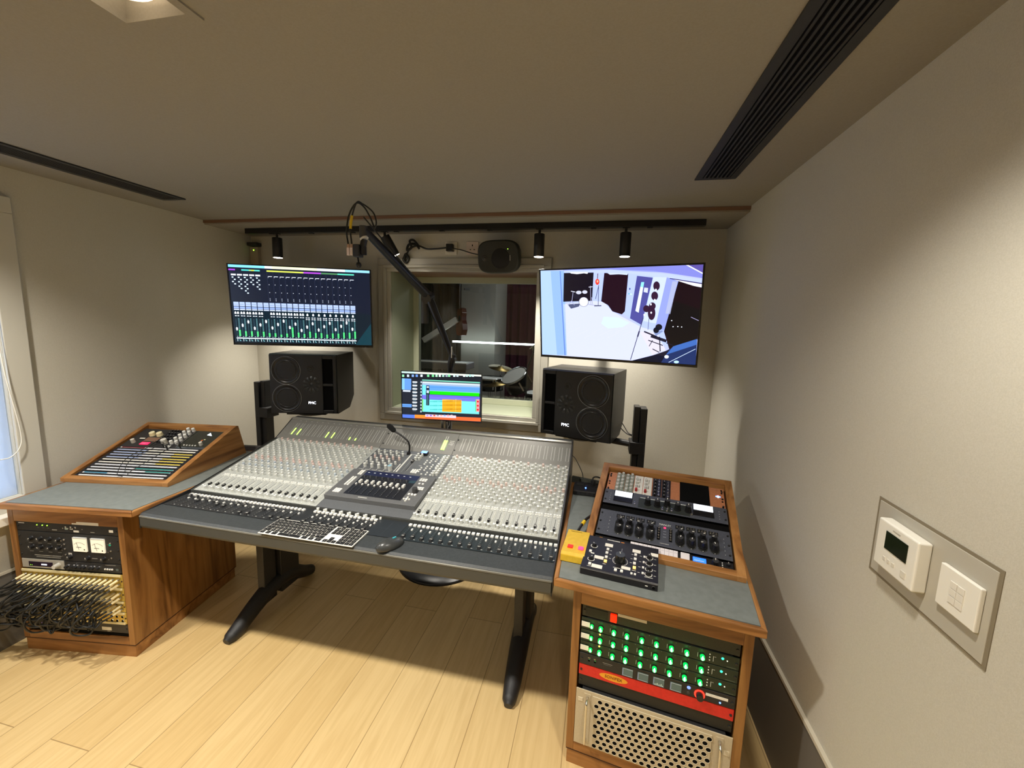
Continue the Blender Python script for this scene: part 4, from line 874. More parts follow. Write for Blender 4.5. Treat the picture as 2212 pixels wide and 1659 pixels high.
hc=thing('hub_cable','short black cable looping over the back of the hub','cable',T(.003,1.96,.785))
MB().tube(spline([(0,0,0),(.008,.02,.018),(.035,.03,.016),(.065,.03,-.005),(.07,.045,-.045)],8),.004,CORD,6).build('cable',hc)
# ------------------------------------------------------------------ studio speakers on black stands
def speaker(M,mir,label):
    W_,H_,D_=.42,.39,.31; t=thing('studio_speaker',label,'speaker',M,'three-way studio speakers')
    X=lambda u: (u-.5)*W_*(-1 if mir else 1); Y=lambda v:(.5-v)*H_
    SK=noisy('speaker_paint',(.008,.008,.009),(.011,.011,.012),300,.42,.1)
    ch=.075
    hw,hh=W_/2,H_/2
    MB().prism([(-hh,0),(hh,0),(hh,-D_),(-hh+ch,-D_),(-hh,-D_+ch*1.2)],-hw,hw,SK).build('cabinet',t,bevel=.004)
    # front baffle with two port recesses
    u0,u1=(X(.79),X(.945)); u0,u1=min(u0,u1),max(u0,u1); rec=[(Y(.485),Y(.07)),(Y(.93),Y(.525))]
    m=MB(); a,b=(-hw+.004,hw-.004); z0,z1=.0,.016
    m.box(a,u0,-hh+.004,hh-.004,z0,z1,SK).box(u1,b,-hh+.004,hh-.004,z0,z1,SK)
    ys=[-hh+.004,rec[1][0],rec[1][1],rec[0][0],rec[0][1],hh-.004]
    for i in (0,2,4): m.box(u0,u1,ys[i],ys[i+1],z0,z1,SK)
    m.build('baffle',t,bevel=.003)
    for r0,r1 in rec: MB().box(u0+.001,u1-.001,r0+.001,r1-.001,.0005,.0015,VOID).build('port',t)
    cone=noisy('cone_rubber',(.010,.010,.011),(.012,.012,.013),60,.27)
    for v in (.27,.73):
        Mx=T(X(.255),Y(v),.016)
        w_=MB().lathe([(.0885,0),(.0885,.0030),(.084,.0042),(.080,.0040),(.074,.0005),(.067,-.002),(.063,.003),(.058,.002),(.054,-.006),(.044,-.013),(.034,-.0155),(.022,-.0150),(.012,-.0135),(.0001,-.013)],cone,None,40).build('woofer',t,Mx)
        MB().lathe([(.0905,0),(.0905,.0025),(.0895,.0032),(.0885,.0025),(.0885,0)],mat('ring_steel',(.42,.43,.44),.3,1),None,48).build('trim_ring',w_)
    tw=MB().lathe([(.021,0),(.020,.002),(.014,-.004),(.0125,-.006),(.009,-.001),(.004,.003),(.0001,.004)],mat('tweeter_gloss',(.012,.012,.012),.15),None,28).build('tweeter',t,T(X(.615),Y(.23),.016))
    mg_=MB().lathe([(.046,0),(.045,.002),(.036,-.008),(.030,-.014),(.026,-.012),(.018,-.003),(.008,.003),(.0001,.005)],mat('mid_dome',(.010,.010,.010),.35),None,32).build('midrange',t,T(X(.625),Y(.50),.016))
    pt=MB()
    for k in range(11):
        Mk=R(k*360/11,'Z'); pt.add([(-.004,.026,.001),(.004,.026,.001),(.0095,.048,.0022),(.006,.055,.001),(-.006,.055,.001),(-.0095,.048,.0022),(0,.040,.0065)],[(0,1,6),(1,2,6),(2,3,6),(3,4,6),(4,5,6),(5,0,6)],mat('petal_satin',(.03,.03,.03),.3),Mk)
    pt.build('petal_ring',mg_)
    fonttext('PMC',.024,mat('logo_lit',(.85,.88,1),.4,0,2.5),t,T(X(.625),Y(.81),.0165),'emblem')
    return t
spL=speaker(T(-1.863,2.205,1.140)@R(16,'Z')@R(90,'X'),False,'black three-way speaker under the left television, woofers on its left side')
spR=speaker(T(-.112,2.235,1.122)@R(-15.5,'Z')@R(90,'X'),True,'black three-way speaker under the right television, woofers on its right side')
def sstand(x,s,px,py,pz,yaw,label):
    t=thing('speaker_stand',label,'stand',T(x,2.32,0),'black speaker stands')
    m=MB(); m.box(-.036 if s>0 else .0,.0 if s>0 else .036,-.045,.045,.02,1.118,BLACKM).box(.002 if s>0 else -.034,.034 if s>0 else -.002,-.03,.04,.02,1.125,mat('stand_side',(.018,.018,.019),.4)); m.build('post',t,bevel=.003)
    m=MB(); m.box(-.12,.12,-.13,.13,0,.015,BLACKM).build('base',t,bevel=.003)
    dx=px-x; dy=py-2.32
    m=MB(); m.tube([(s*.02,0,pz-.030),(dx,dy+.05,pz-.030)],.020,BLACKM,8); m.box(s*.02-.03,s*.02+.05,-.05,.05,pz-.075,pz-.005,BLACKM); m.build('arm',t,bevel=.003)
    MB().box(-.125,.125,-.13,.15,-.012,0,BLACKM).cyl(0,-.02,-.026,-.012,.09,.11,BLACKM,28).build('platform',t,T(dx,dy,pz-.0005)@R(yaw,'Z'),bevel=.002)
    MB().cyl(0,0,0,.02,.012,.012,BLACK,12).build('knob',t,T(s*.02,.04,pz-.055)@R(-90,'X'))
sstand(-2.290,1,-1.905,2.345,.945,16,'black post stand with an arm under the left speaker'); sstand(.252,-1,-.072,2.385,.926,-15.5,'black post stand with an arm under the right speaker')
sc_=thing('speaker_cable','pair of thin black cables from the right speaker to its stand post','cable',T(.15,2.44,.985))
MB().tube(spline([(-.02,0,.02),(0,.0,-.02),(.04,-.03,-.05),(.07,-.06,-.055)],8),.003,CORD,6).tube(spline([(0,0,.02),(.02,0,-.005),(.05,-.03,-.045),(.07,-.06,-.05)],8),.003,CORD,6).build('cable',sc_)
# ------------------------------------------------------------------ screens
import numpy as np
def homog(src):
    dst=[(0,1),(1,1),(1,0),(0,0)]; A=[];B=[]
    for (x,y),(u,v) in zip(src,dst): A.append([x,y,1,0,0,0,-u*x,-u*y]);B.append(u);A.append([0,0,0,x,y,1,-v*x,-v*y]);B.append(v)
    h=np.linalg.solve(np.array(A,float),np.array(B,float)); Hm=np.append(h,1).reshape(3,3)
    def f(x,y):
        p=Hm@np.array([x,y,1.]); return (min(1,max(0,p[0]/p[2])),min(1,max(0,p[1]/p[2])))
    return f
class Canvas:
    def __init__(s,w,h,mt,bg): s.w=w;s.h=h;s.m=MB();s.mt=mt; s.rect(0,0,1,1,bg,0)
    def rect(s,u0,v0,u1,v1,c,l=1): s.poly([(u0,v0),(u1,v0),(u1,v1),(u0,v1)],c,l)
    def poly(s,P,c,l=1): s.m.poly([((p[0]-.5)*s.w,(p[1]-.5)*s.h) for p in P],.00002*l,s.mt,None,hexc(c))
def television(name,label,M,W_,H_,bez,cv,bt=None,cat='television'):
    t=thing(name,label,cat,M); m=MB(); BZ=mat('bezel_black',(.010,.010,.011),.25)
    bt=bt or bez
    m.box(-W_/2,W_/2,-H_/2,-H_/2+bt,-.012,.002,BZ).box(-W_/2,W_/2,H_/2-bez,H_/2,-.012,.002,BZ).box(-W_/2,-W_/2+bez,-H_/2+bt,H_/2-bez,-.012,.002,BZ).box(W_/2-bez,W_/2,-H_/2+bt,H_/2-bez,-.012,.002,BZ)
    m.build('bezel',t,bevel=.001)
    MB().box(-W_/2+.002,W_/2-.002,-H_/2+.002,H_/2-.002,-.016,-.0012,BZ).box(-W_/2+.06,W_/2-.06,-H_/2+.04,H_/2-.08,-.045,-.016,BLACKM).build('back_shell',t,bevel=.002)
    cv.m.build('screen',t,T(0,(bt-bez)/2,-.001)); return t
# left television : mixer page
WL,HL=.89,.525; f=homog([(175,180),(2020,270),(2050,1250),(270,1195)])
cv=Canvas(WL-.016,HL-.022,screenmat('screen_mixer',1.1),'10182a')
cv.poly([(0,.0),(1,0),(1,.42),(.0,.55)],'0b1a26'); 
cv.rect(0,.968,1,1,'e8f4ff'); cv.rect(0,.968,.25,1,'7fd4ff',2); cv.rect(.3,.968,.62,1,'fdfdc8',2); cv.rect(.82,.968,1,1,'8fd0ff',2)
for a,b,c in ((.0,.045,'a33bd8'),(.088,.155,'4fd0c8'),(.14,.18,'c8dc4a'),(.175,.215,'58d8c8'),(.262,.52,'d8ea5a'),(.52,.645,'b44ae0'),(.645,.765,'4f8a5a'),(.765,.885,'58d8b8')): cv.rect(a,.928,b,.945,c)
def chx(k): return .012+k*.0418
for k in range(21):
    x=chx(k); w_=.0378
    cv.rect(x,.018,x+w_,.50,'0c2430' if k%2 else '0a2028')
    cv.rect(x+.002,.475,x+w_,.53,'a9bdf2',2); cv.rect(x+.004,.497,x+w_-.004,.5,'2a3f80',3); cv.rect(x+.002,.445,x+w_,.468,'8fa8ea',2); cv.rect(x+.002,.425,x+w_,.44,'c3d0fa',2)
    if k!=5:
        for i in range(1 if k>=12 else 2):
            c_=x+.010+.018*i+(.008 if k>=12 else 0); cv.poly([(c_-.007,.375),(c_+.007,.375),(c_+.006,.398),(c_,.408),(c_-.006,.398)],'f4f8ff',3)
        for i in range(2):
            for j in range(2 if k>=12 else 1): cv.rect(x+.005+.017*i,.345-.022*j,x+.017+.017*i,.355-.022*j,'e8f0ff',3)
    # fader groove, cap, meters
    for j in range(13): cv.rect(x+.006,.10+.017*j,x+.012,.104+.017*j,'5d7a90',3)
    for j in range(14): cv.rect(x+.024,.095+.0165*j,x+.034,.103+.0165*j,'5f8f98',3)
    fy=.16+.13*((k*37)%11)/11; cv.poly([(x+.006,fy),(x+.016,fy),(x+.018,fy+.03),(x+.010,fy+.045),(x+.004,fy+.03)],'f0f6ff',4)
    gh=(3,2,2,2,2,1,1,0,1,6,2,1,3,2,2,1,2,2,3,3,4)[k]
    for j in range(gh+2): cv.rect(x+.023,.088+.0165*j,x+.036,.100+.0165*j,'4ff07a',4)
    cv.rect(x+.006,.078,x+.014,.083,'d0e0f0',3); cv.rect(x+.022,.078,x+.032,.083,'d0e0f0',3)
    cv.rect(x+.008,.018,x+.012,.048,'cfe8f0',3); cv.rect(x+.024,.022,x+.034,.028,'8fd0d8',3); cv.rect(x+.024,.022,x+.027,.045,'8fd0d8',3)
    if k>5:
        cv.rect(x+.006,.865,x+.034,.872,'dfe6f4',3); cv.rect(x+.006,.85,x+.008,.872,'dfe6f4',3)
        for yy in (.76,.66): cv.rect(x+.008,yy,x+.012,yy+.008,'e8eef8',3)
        for j in range(3): cv.rect(x+.008,.555+.014*j,x+.012,.562+.014*j,'c0cce0',3)
        cv.rect(x,.56,x+.0008,.92,'3c4260',2)
    elif k<5:
        cv.rect(x+.002,.865,x+.036,.885,'e8f0fa',3)
        for j in range(4+2*(k%3)): cv.rect(x+.006+(j%2)*.014,.835-.028*j,x+.018+(j%2)*.014,.85-.028*j,'cfe4f4',3)
cv.rect(.015,.052,.885,.066,'dff4ff',5); cv.poly([(.88,0),(1,0),(1,.30),(.90,.06)],'0a3440',2)
tvL=television('television','black wall television showing a dark mixer page, above the left speaker',T(-1.955,2.325,1.638)@R(19,'Z')@R(93,'X'),WL,HL,.007,cv,.016)
# right television : camera picture of the live room
f=homog([(97,258),(1975,190),(1905,1335),(110,1215)])
cv=Canvas(WL-.016,HL-.022,screenmat('screen_camera',1.0),'b4bcf4')
def P(*pts): return [f(*p) for p in pts]
cv.poly(P((97,258),(370,258),(400,1225),(110,1215)),'9fbdf6',1); cv.poly(P((215,262),(370,262),(400,1225),(285,1222)),'8eb2f4',2); cv.poly(P((97,258),(215,262),(285,1222),(110,1215)),'a9c6fa',2)
cv.poly(P((320,262),(330,262),(385,1225),(372,1225)),'5f80d0',3)
cv.poly(P((360,240),(1975,190),(1975,330),(1500,280),(900,250),(366,275)),'8e9af0',1); cv.poly(P((780,236),(1780,196),(1975,290),(1975,345),(1400,262)),'7f84d8',2); cv.poly(P((1780,196),(1975,190),(1975,285)),'5a4fa0',3)
cv.poly(P((366,258),(900,248),(1500,290),(1970,360),(1970,440),(1500,335),(1100,290),(366,280)),'b8c6ff',2); cv.poly(P((1770,196),(1800,196),(1975,285),(1975,300)),'dfe4ff',4)
cv.poly(P((366,280),(1700,300),(1650,1180),(1060,750),(366,620)),'b0c0fa',1)
cv.poly(P((368,285),(712,280),(695,600),(360,610)),'0a0518',3); cv.poly(P((835,285),(1112,290),(1075,720),(1040,755),(930,720),(880,650),(800,605)),'1c0418',3)
cv.poly(P((430,275),(650,275),(640,295),(600,288),(520,298),(450,290)),'e4ecff',4); cv.poly(P((870,285),(1110,290),(1100,308),(1000,300),(900,305)),'c8d4ff',4)
cv.poly(P((1212,318),(1395,338),(1270,875),(1135,800)),'4a4a94',3); cv.poly(P((1262,388),(1296,388),(1235,735),(1197,715)),'e4f8ff',4); cv.poly(P((1262,388),(1296,388),(1286,450),(1252,440)),'8fdcf4',5); cv.poly(P((1298,450),(1342,455),(1336,510),(1290,500)),'cdd2ff',4)
cv.poly(P((1400,330),(1560,335),(1440,860),(1290,830)),'c6d4ff',2); cv.poly(P((1555,335),(1690,375),(1560,950),(1430,900)),'8f9ce4',3); cv.poly(P((1620,380),(1680,380),(1600,750),(1545,745)),'a9b2d8',4)
cv.poly(P((1690,375),(1965,440),(1920,1040),(1600,1170),(1530,950)),'12020f',4); cv.poly(P((1650,600),(1960,700),(1915,1050),(1620,1130),(1540,930)),'04040c',5); cv.poly(P((1590,345),(1970,410),(1965,450),(1860,430),(1700,380)),'f0f2ff',5); cv.poly(P((1590,343),(1970,400),(1970,412),(1590,352)),'241860',6)
cv.poly(P((360,640),(700,600),(830,610),(930,720),(1060,790),(1270,900),(1450,950),(1560,1180),(1160,1285),(110,1215),(400,1225)),'ccd2fa',2)
cv.poly(P((830,780),(1000,790),(1130,850),(1050,900),(880,915),(800,860)),'cbe2fa',3); cv.poly(P((1250,950),(1400,960),(1550,1150),(1400,1220)),'d6d2e8',3)
for k in range(8): cv.poly(P((420+90*k,960+30*(k%3)),(560+90*k,900+30*(k%3)),(565+90*k,905+30*(k%3)),(425+90*k,967+30*(k%3))),'cfd3f2',4)
def disc(x,y,rx,ry,c,l,n=18): cv.poly(P(*[(x+rx*math.cos(2*PI*i/n),y+ry*math.sin(2*PI*i/n)) for i in range(n)]),c,l)
def line(x0,y0,x1,y1,w_,c,l):
    dx,dy=x1-x0,y1-y0; L_=math.hypot(dx,dy); nx_,ny_=-dy/L_*w_/2,dx/L_*w_/2; cv.poly(P((x0+nx_,y0+ny_),(x1+nx_,y1+ny_),(x1-nx_,y1-ny_),(x0-nx_,y0-ny_)),c,l)
disc(597,612,52,52,'e9ecf6',7); disc(597,612,58,56,'5a5a78',6); disc(540,505,32,20,'c8ccde',7); disc(610,500,30,20,'c8ccde',7); disc(515,545,40,40,'15152a',5)
for a in ((450,490,500,500),(655,445,700,440)): line(*a,7,'d8dcf0',7)
for a in ((475,490,460,610),(675,430,680,640),(455,600,420,650),(455,600,490,650),(650,640,720,650),(690,560,700,640)): line(*a,6,'9a9cc0',6)
cv.poly(P((410,640),(560,630),(540,665),(450,690)),'4a5272',4)
disc(755,385,24,34,'e03a2a',7); disc(757,380,10,14,'ffb090',8); line(760,290,757,350,8,'5a2a2a',7); line(770,420,765,655,6,'2a2a48',6); line(770,430,735,580,6,'2a2a48',6); cv.poly(P((720,650),(800,650),(805,660),(720,662)),'303050',6)
for a in ((1438,432,38,52),(1418,545,40,50),(1392,660,40,42),(1325,690,38,40),(1385,740,44,80)): disc(*a,'2e1430',7)
for a in ((1432,475),(1420,590),(1375,640),(1380,735),(1300,760)): disc(*a,10,12,'e8eaff',8)
for a in ((1290,790,1145,1275,8),(1245,945,1225,1010,16),(1355,800,1345,930,5)): line(*a[:4],a[4],'28284a',7)
for a in ((1470,900,40,36),(1440,935,34,34)): disc(*a,'0a1020',7)
for a in ((1300,950,1450,1010,16),(1350,1050,1520,1110,10),(1400,1150,1480,1190,10),(1480,1010,1490,1180,12),(1560,1080,1640,1110,10),(1380,1000,1560,1060,34),(1360,1120,1400,1050,8)): line(*a[:4],a[4],'14142a',7)
cv.poly(P((1410,960),(1440,1000),(1520,950),(1510,935)),'7f90c0',6)
cv.poly(P((1160,1285),(1400,1225),(1560,1170),(1600,1150),(1500,1310)),'0a1028',5); cv.poly(P((1500,1310),(1600,1150),(1915,1035),(1905,1335)),'102a5e',6); cv.poly(P((1640,1120),(1915,1035),(1915,1100),(1560,1215)),'3a66b4',7); cv.poly(P((1160,1285),(1450,1215),(1905,1335),(1905,1340)),'070d20',5)
line(1590,1305,1900,1150,6,'c8dcff',8); disc(1565,1240,26,20,'dff0ff',8); disc(1680,1300,30,16,'b8e0ff',8); line(1840,785,1930,825,5,'b0a8d8',7)
for a in ((1618,825),(1635,895),(1690,893),(1735,898)): disc(*a,7,6,'e8f0ff',7)
disc(1130,465,8,12,'3a4a90',5); disc(1120,520,7,9,'58b4e8',5); disc(1145,525,12,8,'c8f0f0',5)
tvR=television('television','black wall television showing a bluish camera view of the live room',T(.066,2.268,1.634)@R(-16.3,'Z')@R(98,'X'),WL,HL,.009,cv,.014)
# wall brackets of the televisions
for t,(x,y,z),bk in ((tvL,(-1.955,2.34,1.638),None),(tvR,(.066,2.30,1.634),None)):
    b=MB().box(-.10,.10,-.12,.12,-.052,-.045,BLACKM).build('mount_plate',t)
    Mi=t.matrix_basis.inverted(); A=Mi@Vector((x-.0,2.61,z)); Bp=Mi@Vector((x,YB-.004,z))
    MB().tube([(0,0,-.05),tuple(A)],.02,BLACKM,10).build('mount_arm',t); MB().tube([tuple(A),tuple(Bp)],.07,BLACKM,4).build('wall_plate',t)
# small monitor
WM,HM=.50,.30; f=homog([(60,140),(2085,235),(2090,1430),(90,1310)]); cv=Canvas(WM-.008,HM-.010,SCR,'1d2634')
def Rr(x0,y0,x1,y1,c,l=1):
    # axis-aligned after rectification : use left/top corner and right/bottom corner heights along the image slope
    k=.047; cv.poly(P((x0,y0),(x1,y0+k*(x1-x0)),(x1,y1+k*(x1-x0)),(x0,y1)),c,l)
Rr(58,142,2088,185,'f4f8e8'); Rr(60,142,400,185,'d8fff4',2)
Rr(62,200,2080,335,'151c28',1)
for x,c in ((75,'9ff0c0'),(200,'d8e8f8'),(320,'8fb4f0'),(420,'6fa0f0'),(540,'e8f4ff'),(710,'7fe8a0'),(830,'7fe8a0'),(920,'b8f0d0'),(1005,'e8fff0'),(1090,'b0e0d0'),(1175,'9fb0c0'),(1240,'8ff0b0'),(1370,'d8ecf0'),(1450,'cfe4e8'),(1620,'f0fff8'),(1690,'d0f0e8'),(1770,'b8e8e0'),(1840,'d8f4f0')): Rr(x,225-.047*x*.0,x+55,285,c,3)
Rr(72,320,308,600,'6aa2f4',2); Rr(72,320,140,600,'8fd0fa',3); Rr(100,610,290,655,'d8e4f4',2); Rr(85,960,322,1040,'6aa8f8',2); Rr(85,1000,322,1010,'2a60c0',3)
for k in range(9): Rr(340,395+k*85,460,430+k*85,'e8eef4',2); Rr(350,435+k*85,440,462+k*85,'5a7080',2)
Rr(470,390,560,1190,'202c38',2)
for k in range(10): Rr(545,395+k*82,575,440+k*82,'cfe0ec',3)
Rr(585,350,2050,380,'7fd8c0',2); Rr(585,400,2050,440,'dfeaf8',2); Rr(585,440,2050,485,'a8c0e0',2)
Rr(585,485,2050,640,'64a8f8',2); Rr(780,540,2040,546,'3a78d8',3); Rr(780,640,2040,720,'08f008',3); Rr(780,625,2040,645,'7ff0a0',2); Rr(585,720,2050,840,'7a78f4',2); Rr(780,755,2040,762,'4038e0',3)
Rr(590,845,2040,1160,'80f6f4',2); Rr(590,485,680,735,'7cf4f4',3); Rr(590,835,620,1150,'90f890',3)
Rr(1100,845,1590,1160,'fdb428',3); Rr(1100,870,1590,885,'ffd870',4); Rr(1440,845,1450,1160,'ffd870',4)
Rr(1945,845,1965,1160,'3ae07a',4); Rr(1965,850,2050,1165,'fca0a8',3)
for j in range(3):
    for x in range(790,1080,36): Rr(x,905-.0*x+j*102-9-(x%5)*2,x+22,905+j*102+9+(x%5)*2,'2ab8b8',5)
    for x in range(1120,1580,36): Rr(x,895+j*102-8-(x%7)*2,x+20,895+j*102+8+(x%7)*2,'b87808',5)
    Rr(1980,890+j*102,2030,930+j*102,'f41428',5)
Rr(690,500,770,1000,'182c44',4); Rr(705,520,755,560,'e8f4f8',5); Rr(708,720,745,990,'3f6f78',5); Rr(700,620,760,690,'cfe0f0',5)
Rr(80,1225,2085,1320,'fa7038',1); Rr(80,1225,400,1320,'5a80e8',2); Rr(400,1235,670,1310,'fa9838',2); Rr(670,1225,1455,1290,'f8dce8',3)
for k,c in enumerate(('b090f0','8f60e0','e05040','a0a0b0','f0b0b0','8fb0f0','f0a0a8','f0c8c8')): Rr(700+k*88,1240,750+k*88,1275,c,4)
mn=television('monitor','small computer monitor showing coloured audio tracks behind the meter bridge',T(-.917,2.205,1.121)@R(5.2,'Z')@R(92,'X'),WM,HM,.0045,cv,cat='monitor')
ma=thing('monitor_stand','chrome double pole holding the small monitor behind the meter bridge','stand',T(-.91,2.262,.86))
MB().tube([(-.012,-.02,-.12),(-.012,-.02,.17)],.010,CHROME,14).build('pole',ma); MB().tube([(.016,-.018,-.12),(.016,-.018,.1)],.007,CHROME,12).build('pole',ma)
MB().box(-.05,.05,-.0705,-.002,-.15,-.10,BLACKM).build('clamp',ma); MB().box(-.03,.03,-.028,.0,.16,.26,BLACKM).build('bracket',ma)
mc=thing('monitor_cable','thin grey looped cable beside the monitor pole','cable',T(-.885,2.235,.93))
MB().tube(spline([(0,.0,.07),(.012,0,.02),(.0,0,-.01),(.018,0,-.03),(.025,0,.02),(.012,0,.06)],8),.003,mat('cable_grey',(.3,.3,.3),.4),6).build('cable',mc)
# ------------------------------------------------------------------ ceiling track and its spot lamps
tk=thing('lighting_track','long black lighting track under the back part of the ceiling','light track',T(-.953,2.40,ZC-.026))
MB().box(-1.485,1.485,-.018,.018,-.034,-.0005,mat('track_black',(.006,.006,.007),.4)).build('rail',tk,bevel=.001)
for k in range(9): MB().box(-1.3+.31*k,-1.27+.31*k,-.009,.009,-.0395,-.0345,BLACK).build('clip',tk)
TW=[60,60,60,60]
lbs=['black cylinder spot lamp at the left end of the track','black tilted spot lamp behind the microphone boom','black cylinder spot lamp near the window, left of the right television','black cylinder spot lamp above the right television']
for (x,y,tx,tz),e,lb in zip(TRACK,TW,lbs):
    t=thing('spot_lamp',lb,'spotlight',T(x,y,ZC-.061),'black spot lamps on the track')
    MB().cyl(0,0,-.030,0,.008,.008,BLACK,12).box(-.02,.02,-.011,.011,-.004,.0,BLACK).build('stem',t)
    Mt=T(0,0,-.028)@R(tx,'X')@R(tz,'Y')
    MB().lathe([(.0,.0),(.030,.0),(.031,-.004),(.031,-.130),(.029,-.132),(.027,-.127),(.026,-.118)],mat('spot_black',(.008,.008,.009),.4),None,32).build('housing',t,Mt)
    MB().cyl(0,0,-.1325,-.130,.0275,.0275,LAMPL,28).build('lens',t,Mt)
    l=spot('track_lamp',(0,0,0),(0,0,0),e,92,.85,(1,.93,.82),.025); l.parent=t; l.matrix_basis=Mt@T(0,0,-.138)
# ------------------------------------------------------------------ studio boom with its microphone
BM=mat('boom_black',(.012,.013,.017),.35)
bo=thing('microphone_boom','tall black studio boom arm rising from behind the small monitor to the left','boom stand',T(-.945,2.315,0))
MB().lathe([(.0001,.024),(.06,.032),(.20,.024),(.275,.012),(.285,.0005),(.0001,.0005)],BM,None,48).build('base',bo)
e1=Vector((.058,0,1.35)); e2=Vector((-.107,0,1.725)); e3=Vector((-.240,-.465,2.015))
MB().tube([(0,0,.02),(.045,0,1.30)],.019,BM,14).tube([(.045,0,1.3),tuple(e1+Vector((0,0,.02)))],.022,BM,14).build('pole',bo)
d=(e2-e1).normalized(); MB().tube([tuple(e1-d*.02),tuple(e1+d*.03),tuple(e2-d*.05),tuple(e2+d*.02)],[.020,.016,.026,.024],BM,14).build('lower_arm',bo)
d3=(e3-e2).normalized(); MB().tube([tuple(e2-d3*.03),tuple(e2+d3*.1),tuple(e3)],[.028,.027,.019],BM,14).build('upper_arm',bo)
MB().tube([tuple(e2+Vector((.0,-.03,-.02))),tuple(e2+Vector((0,.03,.0)))],.032,BM,16).build('joint',bo)
MB().tube([tuple(e2+Vector((-.02,0,-.02))),tuple(e2+Vector((-.02,0,-.17)))],.021,mat('boom_grey',(.05,.05,.05),.5),14).build('counterweight',bo)
MB().tube([tuple(e1+Vector((0,-.02,.07))),tuple(e1+Vector((.0,-.02,-.0)))],.004,CHROME,8).build('spring',bo)
P_=[e2+Vector((.01,-.01,.02)),e2+d3*.15+Vector((.025,0,-.0)),e2+d3*.32+Vector((.028,0,.01)),e3+Vector((.02,.02,.03)),e3+Vector((.0,.0,.06))]
MB().tube(spline([tuple(p) for p in P_],6),.0035,CORD,6).build('arm_cable',bo)
mx_=T(-1.188,1.85,2.02)
mi=thing('microphone','black microphone on a swivel hanging from the end of the boom','microphone',mx_)
MB().tube([(0,0,.012),(0,0,-.045)],.020,mat('swivel_grey',(.06,.06,.06),.5),16).build('swivel',mi,bevel=.002)
MB().tube([(.002,0,-.045),(.006,0,-.052)],.0205,mat('ring_white',(.75,.75,.72),.4),20).build('ring',mi)
MB().tube([(.004,0,-.052),(-.004,0,-.085)],.016,BLACK,16).tube([(0,0,-.088),(0,0,-.128)],.014,BM,14).build('joint',mi)
MB().box(-.050,-.014,-.02,.02,-.140,-.078,mat('mic_slate',(.03,.032,.04),.4)).build('body',mi,bevel=.004)
MB().tube([(-.034,0,-.14),(-.030,0,-.165)],.004,BLACK,8).lathe([(.0001,.016),(.010,.012),(.014,0),(.010,-.012),(.0001,-.016)],BLACK,T(-.030,0,-.178),16).build('grille',mi)
cl=thing('cable_loop','two black cables looping over the boom end with a yellow tape band and white tags','cable',T(-1.17,1.85,2.05))
MB().tube(spline([(-.105,0,-.105),(-.112,0,-.04),(-.095,0,.04),(-.055,.0,.092),(-.015,.0,.075),(.012,.01,.03),(.030,.02,-.02)],8),.0042,CORD,8).build('cable',cl)
MB().tube(spline([(-.085,0,-.105),(-.090,0,-.04),(-.080,0,.03),(-.052,0,.095),(-.02,0,.088),(.03,.01,.05),(.048,.01,.0),(.030,.02,-.03)],8),.0038,CORD,8).build('cable',cl)
MB().tube(spline([(-.090,0,-.030),(-.087,0,.0),(-.079,0,.034)],6),.0065,mat('tape_yellow',hexc('e8c423'),.4),10).build('tape',cl)
for x in (-.104,-.085):
    MB().tube([(x,0,-.105),(x,0,-.122)],[.006,.009],mat('plug_copper',(.8,.55,.42),.3,.6),12).build('plug',cl); MB().box(x-.007,x+.007,-.006,.006,-.160,-.123,mat('tag_pink_white',hexc('e8d8d4'),.6)).build('tag',cl)
# ------------------------------------------------------------------ things on the back wall
cs=thing('wall_speaker','small dark rounded speaker mounted above the window','speaker',T(-.655,2.47,1.985)@R(-6,'Z')@R(97,'X'))
n=40; prof=[]
def sup(a,rx,ry,e=.55):
    c,s_=math.cos(a),math.sin(a); return (rx*math.copysign(abs(c)**e,c), ry*math.copysign(abs(s_)**e,s_))
m=MB(); rg_=[]
for z_,k_ in ((-.145,.5),(-.140,.72),(-.11,.86),(-.05,.97),(-.015,1.0),(-.003,.97),(.0,.92)): rg_.append([(p[0],p[1],z_) for p in (sup(2*PI*i/n,.140*k_,.102*k_) for i in range(n))])
v=[p for r_ in rg_ for p in r_]; CSM=mat('speaker_dark_green',hexc('2a2b25'),.5)
m.add(v,[(i*n+k,i*n+(k+1)%n,(i+1)*n+(k+1)%n,(i+1)*n+k) for i in range(6) for k in range(n)],CSM,None,None,True); m.add(rg_[-1],[tuple(range(n))],CSM); m.add(rg_[0],[tuple(range(n))],CSM); m.build('cabinet',cs)
MB().lathe([(.062,.0),(.060,.003),(.056,.002),(.05,.004),(.0001,.006)],mat('speaker_mesh',(.006,.006,.006),.7),None,36).build('grille',cs,T(.018,-.012,.0))
MB().lathe([(.018,.0),(.017,.003),(.012,-.001),(.006,.003),(.0001,.004)],mat('tweeter_dark',(.05,.05,.05),.2),None,20).build('tweeter',cs,T(-.088,-.008,.0))
MB().cyl(0,0,0,.001,.0022,.002,LIME,10).build('indicator_light',cs,T(.068,.045,.0)); MB().box(.080,.084,-.025,.008,0,.001,mat('logo_grey',(.5,.5,.48),.4)).build('emblem',cs)
Mi=cs.matrix_basis.inverted(); MB().tube([(0,0,-.12),tuple(Mi@Vector((-.64,YB-.004,1.985)))],.02,BLACKM,10).build('mount_arm',cs)
so=thing('wall_socket','small white wall socket holding a black plug, left of the wall speaker','socket',T(-1.023,YB,2.066))
MB().box(-.042,.042,-.008,-.0002,-.042,.042,mat('socket_white',hexc('ddd9cc'),.4)).build('plate',so,bevel=.001); MB().box(-.023,.023,-.045,-.008,-.024,.024,BLACK).build('plug',so,bevel=.003)
so=thing('wall_socket','empty white three-pin wall socket partly behind the wall speaker','socket',T(-.871,YB,2.066))
